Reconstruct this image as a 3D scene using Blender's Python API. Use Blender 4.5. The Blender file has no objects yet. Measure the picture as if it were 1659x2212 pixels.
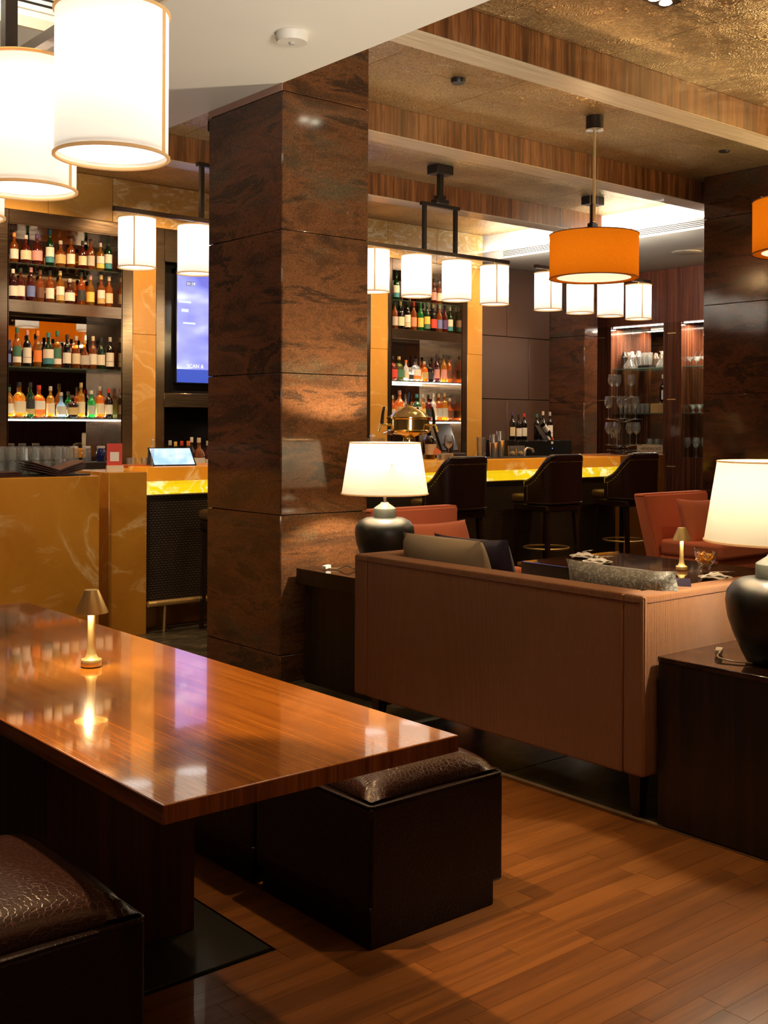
import bpy, bmesh, math, random
from mathutils import Vector, Matrix, Euler
random.seed(7)
PI = math.pi
S = bpy.context.scene
C = S.collection

# ------------------------------------------------------------------ camera
F, YAW, ROLL, CY = 2444.3, .6973, .00488, 916.8
fw = Vector((math.sin(YAW), math.cos(YAW), 0)); rt = Vector((math.cos(YAW), -math.sin(YAW), 0)); up = Vector((0, 0, 1))
cr = rt*math.cos(ROLL)+up*math.sin(ROLL); cu = -rt*math.sin(ROLL)+up*math.cos(ROLL)
cd = bpy.data.cameras.new('camera'); cam = bpy.data.objects.new('camera', cd); C.objects.link(cam)
cd.sensor_fit = 'HORIZONTAL'; cd.sensor_width = 36; cd.lens = F/1659*36
cd.shift_x = 0; cd.shift_y = -(1106-CY)/1659
cd.clip_start = .05; cd.clip_end = 100
M = Matrix.Identity(4)
for i in range(3):
    M[i][0], M[i][1], M[i][2] = cr[i], cu[i], -fw[i]
M[2][3] = 1.5
cam.matrix_world = M
S.camera = cam
# ------------------------------------------------------------------ world, exposure
W = bpy.data.worlds.new('world'); S.world = W; W.use_nodes = True
W.node_tree.nodes['Background'].inputs[0].default_value = (.012, .008, .005, 1)
W.node_tree.nodes['Background'].inputs[1].default_value = 1
vs = S.view_settings
S.display_settings.display_device = 'sRGB'
vs.view_transform = 'Standard'; vs.look = 'None'; vs.exposure = 0.6; vs.gamma = 1; vs.use_curve_mapping = False
S.cycles.max_bounces = 8; S.cycles.diffuse_bounces = 4; S.cycles.glossy_bounces = 4; S.cycles.transparent_max_bounces = 24
S.cycles.transmission_bounces = 6
S.cycles.sample_clamp_indirect = 4; S.cycles.caustics_reflective = False; S.cycles.caustics_refractive = False
S.cycles.use_denoising = True
WARM = (1, .62, .30); WHITE = (1, .84, .64); NEUT = (1, .93, .84)
K = 1.0
def lamp(kind, name, loc, power, col=WARM, size=.05, rot=(0, 0, 0), spot=None, blend=.4, size_y=None, parent=None):
    l = bpy.data.lights.new(name, kind); l.energy = power*K; l.color = col
    if kind == 'AREA':
        l.shape = 'RECTANGLE' if size_y else 'DISK'; l.size = size
        if size_y: l.size_y = size_y
    else: l.shadow_soft_size = size
    if kind == 'SPOT': l.spot_size = spot; l.spot_blend = blend
    o = bpy.data.objects.new(name, l); C.objects.link(o); o.location = loc; o.rotation_euler = rot
    if parent: o.parent = parent
    return o
# ceiling spots, many of them added with no fitting there, aimed straight down unless a target is given
def down(x, y, z, e, sp, target=None, col=WARM, blend=.6):
    rot = (0, 0, 0)
    if target: rot = (Vector(target)-Vector((x, y, z))).to_track_quat('-Z', 'Y').to_euler()
    lamp('SPOT', 'downlight', (x, y, z), e, col, .05, rot, spot=sp, blend=blend)
down(5.12, 3.78, 3.8, 105, 1.4)
down(2.9, 1.9, 3.45, 36, 1.1)
down(2.9, 3.3, 3.45, 55, 1.1, (2.75, 2.9, 0))
down(1.2, 3.1, 3.75, 260, 1.0, (1.5, 3.3, .7)); down(.7, 1.0, 3.75, 60, .7, (.9, 2.5, .4))  # first spot added to brighten the table top
down(1.3, 4.6, 3.75, 140, 1.2, (2.6, 7.0, .6))  # added spot that brightens the onyx end block
down(4.6, 3.4, 3.8, 14, 1.1, (4.0, 5.4, 1.6))
down(7.9, 3.8, 3.8, 60, 1.5); down(5.6, 1.9, 3.8, 60, 1.5)
for x in (3.9, 5.3, 6.9, 8.3, 9.5): down(x, 8.75, 3.8, 125, 1.7, (x, 9.9, 2.0))  # added spots that brighten the onyx back wall
for x in (4.5, 6.4, 8.2): down(x, 6.9, 3.8, 40, 1.5)
for x in (5.5, 7.3, 8.9): down(x, 5.05, 3.8, 65, .8, (x-.2, 7.45, .5))  # added spots that reach in to the kick panel
lamp('AREA', 'coffer_fill', (1.0, 4.9, 3.7), 40, NEUT, 1.6, rot=(PI/2, 0, 0), size_y=.1)  # added area light that brightens the vent, no fitting there
down(9.7, 7.1, 3.8, 45, .7, (9.75, 7.6, 1.5)); down(11, 7.0, 3.5, 60, 1.9, (12.1, 8.9, 2.2))  # first spot added to light the wine glass stand
down(10.7, 8.6, 3.5, 30, 1.7, (10.7, 10.1, 1.8))
lamp('AREA', 'lounge_fill', (1.0, -1.5, 3.3), 5, WARM, 3.0, size_y=2.0)  # broad added fill from above and behind the camera
up_ = lamp('AREA', 'soffit_fill', (2.0, .2, 1.9), 24, NEUT, 1.0, rot=(Vector((3.1, 4.0, 3.47))-Vector((2.0, .2, 1.9))).to_track_quat('-Z', 'Y').to_euler(), size_y=1.0)  # unseen fill added to brighten the soffit
up_.data.spread = 1.3
lamp('AREA', 'cove_fill', (9.45, 8.2, 3.35), 27, NEUT, .3, rot=(0, -PI/2-.35, 0), size_y=2.6)  # floating fill added to brighten the white cove face
down(3.0, 7.2, 3.4, 60, .9)  # added spot for the stacked tumblers
lamp('AREA', 'front_wall_fill', (3.0, -1.8, 2.9), 40, WARM, 2.0, rot=(-PI/2+.2, 0, 0), size_y=.5)  # unseen fill added so the mirrors show a brighter front wall
lamp('AREA', 'ceiling_fill', (8.7, 4.6, 2.9), 13, (1, .74, .40), .8, rot=(PI, -.9, 0), size_y=.8)  # floating fill added to brighten the copper ceiling
lamp('AREA', 'ceiling_fill', (8.4, 3.2, 3.0), 36, (1, .74, .38), .8, rot=(PI, -.7, 0), size_y=.8)  # second floating fill added for the ceiling

# ------------------------------------------------------------------ materials
def mat(name):
    m = bpy.data.materials.new(name); m.use_nodes = True
    nt = m.node_tree; b = nt.nodes['Principled BSDF']
    return m, nt, b
def N(nt, t, **k):
    n = nt.nodes.new(t)
    for a, v in k.items(): setattr(n, a, v)
    return n
def L(nt, a, b): nt.links.new(a, b)
def setp(b, col=None, rough=None, metal=None, coat=None, spec=None, em=None, es=None, sheen=None):
    if col: b.inputs['Base Color'].default_value = (*col, 1)
    if rough is not None: b.inputs['Roughness'].default_value = rough
    if metal is not None: b.inputs['Metallic'].default_value = metal
    if coat is not None: b.inputs['Coat IOR'].default_value = 1.9 if coat > .85 else 1.5; b.inputs['Coat Weight'].default_value = coat; b.inputs['Coat Roughness'].default_value = .04
    if spec is not None: b.inputs['Specular IOR Level'].default_value = spec
    if em: b.inputs['Emission Color'].default_value = (*em, 1); b.inputs['Emission Strength'].default_value = es
    if sheen: b.inputs['Sheen Weight'].default_value = sheen
def pos(nt, scale=(1, 1, 1), rot=(0, 0, 0), obj=False):
    if obj: v = N(nt, 'ShaderNodeTexCoord').outputs['Object']
    else: v = N(nt, 'ShaderNodeNewGeometry').outputs['Position']
    mp = N(nt, 'ShaderNodeMapping'); mp.inputs['Scale'].default_value = scale; mp.inputs['Rotation'].default_value = rot
    L(nt, v, mp.inputs[0]); return mp.outputs[0]
def noise(nt, v, scale, detail=6, rough=.55, dist=0, out=0):
    n = N(nt, 'ShaderNodeTexNoise'); n.inputs['Scale'].default_value = scale; n.inputs['Detail'].default_value = detail
    n.inputs['Roughness'].default_value = rough; n.inputs['Distortion'].default_value = dist
    L(nt, v, n.inputs['Vector']); return n.outputs[out]
def ramp(nt, f, stops):
    r = N(nt, 'ShaderNodeValToRGB'); e = r.color_ramp.elements
    while len(e) < len(stops): e.new(.5)
    for i, (p, c) in enumerate(stops): e[i].position = p; e[i].color = (*c, 1)
    L(nt, f, r.inputs[0]); return r.outputs[0]
def mix(nt, f, a, b, mode='MIX'):
    m = N(nt, 'ShaderNodeMix', data_type='RGBA', blend_type=mode)
    for s, v in ((m.inputs[0], f), (m.inputs[6], a), (m.inputs[7], b)):
        if isinstance(v, (int, float)): s.default_value = v
        elif isinstance(v, tuple): s.default_value = (*v, 1)
        else: L(nt, v, s)
    return m.outputs[2]
def bump(nt, b, h, st=.3, dist=.01):
    n = N(nt, 'ShaderNodeBump'); n.inputs['Strength'].default_value = st; n.inputs['Distance'].default_value = dist
    L(nt, h, n.inputs['Height']); L(nt, n.outputs[0], b.inputs['Normal'])
def simple(name, col, rough=.5, metal=0, **k):
    m, nt, b = mat(name); setp(b, col, rough, metal, **k)
    v = pos(nt, obj=True); f = noise(nt, v, 9, 3)
    L(nt, mix(nt, f, tuple(c*.86 for c in col), tuple(min(1, c*1.12) for c in col)), b.inputs['Base Color'])
    return m
def paint(name, col, rough=.6):
    m, nt, b = mat(name); setp(b, col, rough)
    f = noise(nt, pos(nt), 1.3, 3); L(nt, mix(nt, f, tuple(c*.94 for c in col), tuple(c*1.04 for c in col)), b.inputs['Base Color'])
    return m
# polished brown-red granite
def granite(name, dark, rust, green, rough):
    m, nt, b = mat(name); setp(b, rough=rough, spec=.6)
    v = pos(nt, (1, 1, 3.4), (.25, .18, .1))
    v2 = pos(nt, (1, 1, 1.3), (.4, .2, 0))
    f = noise(nt, v, 1.5, 10, .68, .5); g = noise(nt, v2, 95, 4, .7); h = noise(nt, v, .8, 8, .68, .7)
    c = ramp(nt, f, [(.33, dark), (.45, tuple((a+b_)/2 for a, b_ in zip(dark, rust))), (.53, rust), (.6, dark), (.7, tuple(.8*x for x in rust))])
    c = mix(nt, ramp(nt, h, [(.52, (0, 0, 0)), (.66, (.75, .75, .75))]), c, green)
    c = mix(nt, ramp(nt, g, [(.38, (.5, .5, .5)), (.52, (0, 0, 0))]), c, tuple(.55*x for x in dark))
    c = mix(nt, ramp(nt, noise(nt, v2, 70, 3, .6), [(.6, (0, 0, 0)), (.68, (.5, .5, .5))]), c, tuple(min(1, 1.5*x+.02) for x in rust))
    L(nt, c, b.inputs['Base Color']); return m
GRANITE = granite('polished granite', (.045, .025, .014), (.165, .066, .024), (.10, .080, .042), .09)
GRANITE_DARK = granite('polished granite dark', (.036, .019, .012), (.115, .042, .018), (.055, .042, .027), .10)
def onyx(name, es=0, base=((.36, .135, .010), (.58, .26, .030), (.80, .56, .24)), vein=1.0):
    m, nt, b = mat(name); setp(b, rough=.2, spec=.45)
    v = pos(nt, (1, 1, 1), (.5, .9, .3))
    f = noise(nt, v, .8, 8, .6, 1.2); vv = noise(nt, v, .9*vein, 7, .5, .9); w = noise(nt, pos(nt, (1, 1, 2.2), (.2, .7, .3)), 2.2*vein, 8, .65, 1.4)
    c = ramp(nt, f, [(.3, base[0]), (.65, base[1])])
    d = N(nt, 'ShaderNodeMath', operation='SUBTRACT'); d.inputs[1].default_value = .5; L(nt, vv, d.inputs[0])
    a = N(nt, 'ShaderNodeMath', operation='ABSOLUTE'); L(nt, d.outputs[0], a.inputs[0])
    line = ramp(nt, a.outputs[0], [(0, (.6, .6, .6)), (.004, (.25, .25, .25)), (.016, (0, 0, 0))])
    gate = ramp(nt, noise(nt, v, 1.7, 2), [(.40, (0, 0, 0)), (.52, (1, 1, 1))])
    c = mix(nt, mix(nt, 1.0, line, gate, 'MULTIPLY'), c, base[2])
    blot = ramp(nt, w, [(.50 if vein > 1.5 else .58, (0, 0, 0)), (.62 if vein > 1.5 else .68, (.9 if vein > 1.5 else .38,)*3)])
    c = mix(nt, blot, c, base[2])
    L(nt, c, b.inputs['Base Color'])
    if es: L(nt, c, b.inputs['Emission Color']); b.inputs['Emission Strength'].default_value = es
    return m
ONYX = onyx('amber onyx')
ONYX_WALL = onyx('light-paled amber onyx', 0, ((.46, .235, .045), (.62, .34, .085), (.80, .60, .32)))  # amber onyx paled in colour for the strong light on the wall
ONYX_VEIN = onyx('veined onyx', 0, ((.56, .30, .07), (.74, .46, .16), (.92, .80, .52)), 2.4)
ONYX_GLOW = onyx('glowing amber onyx', .42, ((.52, .170, .008), (.68, .235, .014), (.80, .50, .16)))  # emission over the whole slab: backlight glow plus added front brightness
ONYX_LIT = onyx('backlit yellow onyx', .75, ((.58, .38, .003), (.78, .54, .008), (.92, .85, .40)), 2.2)
def zebra(name, c0, c1, c2, sc=(9, 9, .35), rough=.28, coat=.3, rot=(0, 0, 0)):
    m, nt, b = mat(name); setp(b, rough=rough, coat=coat)
    v = pos(nt, sc, rot)
    f = noise(nt, v, 2.6, 8, .68, .2); g = noise(nt, v, 14, 3, .6)
    c = ramp(nt, f, [(.36, c0), (.50, c1), (.62, c2)])
    c = mix(nt, ramp(nt, g, [(.40, (.45, .55, .55)), (.5, (0, 0, 0))]), c, c0)
    L(nt, c, b.inputs['Base Color']); return m
BEAM = zebra('zebrano beam', (.060, .019, .006), (.20, .068, .018), (.32, .125, .038))
BEAM_UNDER = zebra('pale-sheen beam underside', (.48, .38, .25), (.60, .49, .33), (.68, .58, .42), (.5, 12, 12), .35, .2)  # same wood, the cove's pale reflection put into the colour
CABINET = zebra('dark walnut cabinet', (.030, .010, .006), (.075, .024, .012), (.13, .045, .020), (14, 14, .3), .12, .6)
CABINET_TOP = zebra('red walnut', (.05, .014, .008), (.11, .032, .016), (.16, .050, .024), (14, 14, .3), .3, .2)
MACASSAR = zebra('macassar ebony', (.004, .003, .002), (.010, .005, .003), (.026, .010, .006), (12, 12, .25), .38, 0)
MACASSAR_TOP = zebra('macassar ebony top', (.014, .007, .004), (.034, .015, .009), (.070, .030, .018), (12, 1, 8), .10, .6)
TABLE_TOP = zebra('glossy table veneer', (.38, .118, .013), (.55, .180, .019), (.66, .23, .026), (20, .3, 9), .16, .9)
TABLE_EDGE = zebra('table edge veneer', (.12, .030, .008), (.27, .075, .015), (.34, .11, .025), (14, 14, .4), .3, .3)
TABLE_SIDE = zebra('table long edge veneer', (.15, .040, .008), (.36, .105, .018), (.44, .15, .03), (9, .5, 12), .3, .3)
PEDESTAL = zebra('pedestal veneer', (.020, .005, .003), (.045, .011, .005), (.070, .018, .007), (12, 12, .3), .5, 0)
LOUNGE_TOP = zebra('lounge table top', (.030, .012, .006), (.080, .030, .014), (.14, .055, .026), (.6, 12, 8), .08, .8)
# parquet plank: tone per plank
PLANK, nt, b = mat('oak parquet'); setp(b, rough=.30, coat=.12)
oi = N(nt, 'ShaderNodeObjectInfo'); v = pos(nt, (.5, 9, 9))
add = N(nt, 'ShaderNodeVectorMath', operation='ADD'); L(nt, v, add.inputs[0])
cmb = N(nt, 'ShaderNodeCombineXYZ'); mul = N(nt, 'ShaderNodeMath', operation='MULTIPLY'); mul.inputs[1].default_value = 40
L(nt, oi.outputs['Random'], mul.inputs[0]); L(nt, mul.outputs[0], cmb.inputs[0]); L(nt, cmb.outputs[0], add.inputs[1])
f = noise(nt, add.outputs[0], 2.2, 7, .62, .6); tone = ramp(nt, oi.outputs['Random'], [(0, (.20, .070, .015)), (.5, (.245, .087, .018)), (1, (.29, .105, .022))])
c = mix(nt, ramp(nt, f, [(.38, (.8, .8, .8)), (.56, (0, 0, 0))]), tone, mix(nt, .55, tone, (.06, .02, .006)))
L(nt, c, b.inputs['Base Color']); bump(nt, b, f, .08, .003)
# green-brown stone floor
TRIMBRASS = simple('worn brass trim', (.75, .58, .36), .45, .25)
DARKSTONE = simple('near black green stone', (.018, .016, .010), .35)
STONE, nt, b = mat('green brown stone'); setp(b, rough=.3)
v = pos(nt, (1, 2.6, 1), (0, 0, .5)); f = noise(nt, v, 2.6, 9, .65, 1.5)
L(nt, ramp(nt, f, [(.35, (.030, .024, .013)), (.5, (.07, .058, .034)), (.62, (.13, .11, .07))]), b.inputs['Base Color'])
# hammered copper ceiling panels
COPPER, nt, b = mat('hammered copper'); setp(b, rough=.33, metal=.8)
v = pos(nt, (1, 1, 1)); nz = N(nt, 'ShaderNodeTexNoise'); nz.inputs['Scale'].default_value = 3.5; L(nt, v, nz.inputs['Vector'])
sc = N(nt, 'ShaderNodeVectorMath', operation='SCALE'); sc.inputs['Scale'].default_value = .25; L(nt, nz.outputs[1], sc.inputs[0])
ad = N(nt, 'ShaderNodeVectorMath', operation='ADD'); L(nt, v, ad.inputs[0]); L(nt, sc.outputs[0], ad.inputs[1])
mp2 = N(nt, 'ShaderNodeMapping'); mp2.inputs['Scale'].default_value = (1, .38, 1); L(nt, ad.outputs[0], mp2.inputs[0])
vo = N(nt, 'ShaderNodeTexVoronoi', feature='SMOOTH_F1'); vo.inputs['Scale'].default_value = 140; L(nt, mp2.outputs[0], vo.inputs['Vector'])
f = noise(nt, v, 1.4, 5)
c = ramp(nt, f, [(.3, (.52, .37, .17)), (.6, (.90, .70, .36))])
L(nt, mix(nt, ramp(nt, vo.outputs['Distance'], [(.2, (0, 0, 0)), (.6, (.6, .6, .6))]), c, (.16, .08, .04)), b.inputs['Base Color'])
bump(nt, b, vo.outputs['Distance'], .55, .012)
DRYWALL = paint('taupe ceiling paint', (.72, .69, .60))
DRYWALL2 = paint('brown taupe paint', (.40, .30, .20))
WHITEP = paint('white cove paint', (.80, .76, .68))
GREYP = paint('grey soffit paint', (.52, .48, .40))
WALLP = paint('brown wall paint', (.12, .065, .04))
STEEL, nt, b = mat('bronze steel'); setp(b, (.30, .22, .15), .17, .95)
v = pos(nt, (1, 1, 60)); f = noise(nt, v, 5, 3); L(nt, ramp(nt, f, [(.3, (.12, .12, .12)), (.7, (.24, .24, .24))]), b.inputs['Roughness'])
L(nt, mix(nt, noise(nt, pos(nt), 3, 4), (.25, .18, .12), (.36, .27, .19)), b.inputs['Base Color'])
MIRROR = simple('smoked mirror', (.62, .54, .45), .02, 1)
BRASS = simple('brushed brass', (.95, .66, .28), .40, .9)
LAMP_BRASS = simple('satin brass', (.98, .70, .30), .38, .62)
BRASS_POL = simple('polished brass', (1, .74, .28), .14, .92)
CHROME = simple('chrome', (.90, .88, .84), .2, .9)
BLACKM = simple('black metal', (.022, .016, .013), .4, .3)
BLACKG = simple('black gloss', (.012, .011, .011), .1)
BRONZE_BAR = simple('dark bronze bar', (.10, .07, .05), .3, .8)
MESH, nt, b = mat('dark woven mesh'); setp(b, rough=.35, metal=.3)
v = pos(nt, (1, 1, 1)); br = N(nt, 'ShaderNodeTexBrick'); br.inputs['Scale'].default_value = 1
br.inputs['Brick Width'].default_value = .030; br.inputs['Row Height'].default_value = .018; br.inputs['Mortar Size'].default_value = .0035
br.inputs['Color1'].default_value = (.10, .075, .05, 1); br.inputs['Color2'].default_value = (.085, .06, .04, 1); br.inputs['Mortar'].default_value = (.012, .009, .006, 1)
sx = N(nt, 'ShaderNodeSeparateXYZ'); cx = N(nt, 'ShaderNodeCombineXYZ'); L(nt, v, sx.inputs[0]); L(nt, sx.outputs[0], cx.inputs[0]); L(nt, sx.outputs[2], cx.inputs[1])
L(nt, cx.outputs[0], br.inputs['Vector']); L(nt, br.outputs['Color'], b.inputs['Base Color']); bump(nt, b, br.outputs['Fac'], -.5, .004)
PANEL = paint('brown leather panel', (.080, .044, .031), .42)
def croc(name, col, sc=26, st=.55, lf=1.6, sp=.22, rg=.36):
    m, nt, b = mat(name); setp(b, col, rg, spec=sp)
    v = pos(nt, (1, 1, 1), obj=True); mp = N(nt, 'ShaderNodeMapping'); mp.inputs['Scale'].default_value = (1, 1.7, 1); L(nt, v, mp.inputs[0])
    nz = N(nt, 'ShaderNodeTexNoise'); nz.inputs['Scale'].default_value = 3; L(nt, v, nz.inputs['Vector'])
    s_ = N(nt, 'ShaderNodeVectorMath', operation='SCALE'); s_.inputs['Scale'].default_value = .10; L(nt, nz.outputs[1], s_.inputs[0])
    a_ = N(nt, 'ShaderNodeVectorMath', operation='ADD'); L(nt, mp.outputs[0], a_.inputs[0]); L(nt, s_.outputs[0], a_.inputs[1])
    vo = N(nt, 'ShaderNodeTexVoronoi', feature='DISTANCE_TO_EDGE'); vo.inputs['Scale'].default_value = sc; vo.inputs['Randomness'].default_value = .75
    L(nt, a_.outputs[0], vo.inputs['Vector'])
    e = ramp(nt, vo.outputs[0], [(0, (0, 0, 0)), (.07, (1, 1, 1))])
    L(nt, mix(nt, e, tuple(c*lf+.002 for c in col), col), b.inputs['Base Color']); bump(nt, b, e, st, .004); return m
CROC = croc('crocodile leather', (.011, .0045, .0035), 75, .22)  # side tone darkened in colour, standing for unlit faces
CROC_TOP_LIT = croc('crocodile leather lit top', (.034, .015, .011), 62, .20, 2.3, .5, .27)  # same leather lightened in colour for the light on top
CROC_S = croc('stool crocodile leather', (.022, .008, .006), 60, .2)
LEATHER = simple('dark leather', (.024, .009, .007), .33)
SEAT_L = simple('olive brown seat leather', (.10, .06, .025), .25)
def fabric(name, a, b_, rib=0, rough=.85, sheen=.4, sc=180):
    m, nt, b = mat(name); setp(b, rough=rough, sheen=sheen)
    f = noise(nt, pos(nt), sc, 3, .7); g = noise(nt, pos(nt), 2.5, 4)
    L(nt, mix(nt, g, mix(nt, f, a, b_), b_), b.inputs['Base Color'])
    if rib:
        v = N(nt, 'ShaderNodeNewGeometry').outputs['Position']; sx = N(nt, 'ShaderNodeSeparateXYZ'); L(nt, v, sx.inputs[0])
        ad = N(nt, 'ShaderNodeMath', operation='ADD'); L(nt, sx.outputs[0], ad.inputs[0]); L(nt, sx.outputs[1], ad.inputs[1])
        mu = N(nt, 'ShaderNodeMath', operation='MULTIPLY'); mu.inputs[1].default_value = rib; L(nt, ad.outputs[0], mu.inputs[0])
        sn = N(nt, 'ShaderNodeMath', operation='SINE'); L(nt, mu.outputs[0], sn.inputs[0]); bump(nt, b, sn.outputs[0], .8, .003)
    else: bump(nt, b, f, .25, .002)
    return m
SOFA = fabric('terracotta ribbed fabric', (.25, .095, .030), (.35, .147, .050), 1000, .9, .05)
SOFA_SEAM = simple('sofa seam', (.12, .045, .02), .9)
RED = fabric('coral red velvet', (.62, .150, .065), (.74, .21, .10), 0, .85, .15)
NAVY = fabric('navy satin', (.012, .008, .022), (.022, .014, .036), 0, .45, .2)
GREYP_F = fabric('taupe pillow', (.19, .135, .070), (.33, .24, .135), 0, .75, .05, 90)
DAMASK, nt, b = mat('grey damask'); setp(b, rough=.5, sheen=.3)
v = pos(nt, obj=True); vo = N(nt, 'ShaderNodeTexVoronoi', feature='DISTANCE_TO_EDGE'); vo.inputs['Scale'].default_value = 48; vo.inputs['Randomness'].default_value = .9
nz = N(nt, 'ShaderNodeTexNoise'); nz.inputs['Scale'].default_value = 22; L(nt, v, nz.inputs['Vector'])
s_ = N(nt, 'ShaderNodeVectorMath', operation='SCALE'); s_.inputs['Scale'].default_value = .09; L(nt, nz.outputs[1], s_.inputs[0])
a_ = N(nt, 'ShaderNodeVectorMath', operation='ADD'); L(nt, v, a_.inputs[0]); L(nt, s_.outputs[0], a_.inputs[1]); L(nt, a_.outputs[0], vo.inputs['Vector'])
L(nt, ramp(nt, vo.outputs[0], [(.10, (.10, .09, .07)), (.18, (.25, .24, .20))]), b.inputs['Base Color'])
CERAMIC, nt, b = mat('bronze green ceramic'); setp(b, rough=.38, metal=.35)
v = pos(nt, obj=True); f = noise(nt, v, 6, 7, .65); L(nt, ramp(nt, f, [(.35, (.007, .007, .0065)), (.55, (.015, .014, .012)), (.68, (.045, .022, .012))]), b.inputs['Base Color'])
bump(nt, b, noise(nt, v, 60, 4), .12, .003)
def shade_mat(name, col, tr=.55, fab=0, es=0):
    m = bpy.data.materials.new(name); m.use_nodes = True; nt = m.node_tree; nt.nodes.clear()
    o = N(nt, 'ShaderNodeOutputMaterial'); t = N(nt, 'ShaderNodeBsdfTranslucent'); d = N(nt, 'ShaderNodeBsdfDiffuse'); x = N(nt, 'ShaderNodeMixShader')
    x.inputs[0].default_value = tr
    if fab:
        f = noise(nt, pos(nt, obj=True), fab, 3, .7); c = mix(nt, f, tuple(.55*k for k in col), col)
        L(nt, c, t.inputs[0]); L(nt, c, d.inputs[0])
    else:
        f = noise(nt, pos(nt, obj=True), 6, 3); c = mix(nt, f, tuple(.94*k for k in col), col)
        L(nt, c, t.inputs[0]); L(nt, c, d.inputs[0])
    L(nt, d.outputs[0], x.inputs[1]); L(nt, t.outputs[0], x.inputs[2])
    if es:
        e = N(nt, 'ShaderNodeEmission'); e.inputs[0].default_value = (*col, 1); e.inputs[1].default_value = es; a = N(nt, 'ShaderNodeAddShader')
        L(nt, x.outputs[0], a.inputs[0]); L(nt, e.outputs[0], a.inputs[1]); L(nt, a.outputs[0], o.inputs[0])
    else: L(nt, x.outputs[0], o.inputs[0])
    return m
SHADE = shade_mat('cream lampshade', (.92, .89, .82), .45)
SHADE_T = shade_mat('ivory table lampshade', (.88, .80, .62), .065)
SHADE_O = shade_mat('orange linen shade', (.62, .20, .008), .35, 120)
TRIM_W = shade_mat('cream shade trim', (.80, .55, .26), .4, es=.16)  # faint emission stands in for lamplight through the trim
def glow(name, col, s):
    m, nt, b = mat(name); setp(b, (.04, .04, .04), .5, em=col, es=s); return m
DIFF = glow('lit diffuser', (1, .94, .86), 1.4)
DIFF_O = glow('lit cream diffuser', (1, .80, .50), .8)
LED = glow('white led strip', (1, .94, .84), 6)
LEDW = glow('warm led', (1, .80, .45), 26)
DOWN = glow('downlight lens', (1, .86, .6), 20)
COVE = glow('cove tube', (1, .92, .82), 16)
def glass(name, tint, body=0.0, bodycol=(1, 1, 1), rough=.03):
    """thin tinted glass: clear tinted see-through + reflections, with some liquid body"""
    m = bpy.data.materials.new(name); m.use_nodes = True; nt = m.node_tree; nt.nodes.clear()
    o = N(nt, 'ShaderNodeOutputMaterial'); t = N(nt, 'ShaderNodeBsdfTransparent'); t.inputs[0].default_value = (*tint, 1)
    g = N(nt, 'ShaderNodeBsdfGlossy'); g.inputs['Roughness'].default_value = rough
    fr = N(nt, 'ShaderNodeLayerWeight'); fr.inputs[0].default_value = .35
    k = N(nt, 'ShaderNodeMath', operation='MULTIPLY_ADD'); k.inputs[1].default_value = .9; k.inputs[2].default_value = .10
    L(nt, fr.outputs['Facing'], k.inputs[0]); cl = N(nt, 'ShaderNodeMath', operation='POWER'); cl.inputs[1].default_value = 1.6
    L(nt, k.outputs[0], cl.inputs[0])
    base = t.outputs[0]
    if body:
        tr = N(nt, 'ShaderNodeBsdfTranslucent'); tr.inputs[0].default_value = (*bodycol, 1)
        df = N(nt, 'ShaderNodeBsdfDiffuse'); df.inputs[0].default_value = (*bodycol, 1)
        mx = N(nt, 'ShaderNodeMixShader'); mx.inputs[0].default_value = .5; L(nt, df.outputs[0], mx.inputs[1]); L(nt, tr.outputs[0], mx.inputs[2])
        b2 = N(nt, 'ShaderNodeMixShader'); b2.inputs[0].default_value = body; L(nt, t.outputs[0], b2.inputs[1]); L(nt, mx.outputs[0], b2.inputs[2]); base = b2.outputs[0]
    x = N(nt, 'ShaderNodeMixShader'); L(nt, cl.outputs[0], x.inputs[0]); L(nt, base, x.inputs[1]); L(nt, g.outputs[0], x.inputs[2])
    L(nt, x.outputs[0], o.inputs[0]); return m
GLASS = glass('clear glass', (.93, .95, .94), .08, (.95, .95, .92))
BOWL = glass('crystal', (.97, .98, .97))
GLASS_SHELF = glass('green edge glass shelf', (.80, .90, .84), .10, (.45, .62, .52))
LIQ = {k: glass('glass '+k, tuple(x**1.15 for x in t), bd*.6, c, .06) for k, t, bd, c in (
    ('amber', (.85, .36, .06), .38, (.85, .26, .03)), ('gold', (.95, .62, .12), .38, (.9, .45, .04)), ('orange', (.95, .40, .05), .5, (.95, .30, .03)),
    ('dark', (.10, .05, .03), .5, (.03, .015, .012)), ('red', (.45, .08, .05), .5, (.28, .035, .02)), ('green', (.10, .30, .08), .5, (.02, .12, .03)),
    ('bright green', (.15, .75, .25), .5, (.04, .45, .12)), ('olive', (.30, .30, .06), .5, (.12, .11, .02)), ('clear', (.90, .93, .93), .25, (.75, .8, .8)),
    ('blue', (.62, .82, .95), .45, (.5, .72, .88)), ('navy', (.08, .10, .35), .8, (.03, .05, .25)), ('purple', (.25, .06, .10), .6, (.12, .02, .04)),
    ('white', (.9, .9, .85), .9, (.78, .70, .58)))}
PAPER = {k: simple('paper '+k, c, .6) for k, c in dict(white=(.72, .68, .60), cream=(.68, .58, .40), yellow=(.75, .52, .10), gold=(.50, .35, .14), blue=(.12, .17, .42),
    teal=(.04, .22, .28), green=(.05, .16, .10), orange=(.80, .22, .04), coral=(.80, .25, .14), black=(.02, .02, .02), silver=(.45, .42, .38), pink=(.60, .28, .26),
    red=(.55, .05, .03), brown=(.12, .05, .03), clear=(.5, .48, .42), grey=(.42, .44, .38), purple=(.08, .04, .14)).items()}
NAPKIN = fabric('white napkin', (.84, .82, .78), (.90, .88, .84), 0, .8, .2)
PLATE = simple('white porcelain', (.72, .66, .58), .12)
MENU = simple('dark menu leather', (.035, .014, .010), .35)
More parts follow.
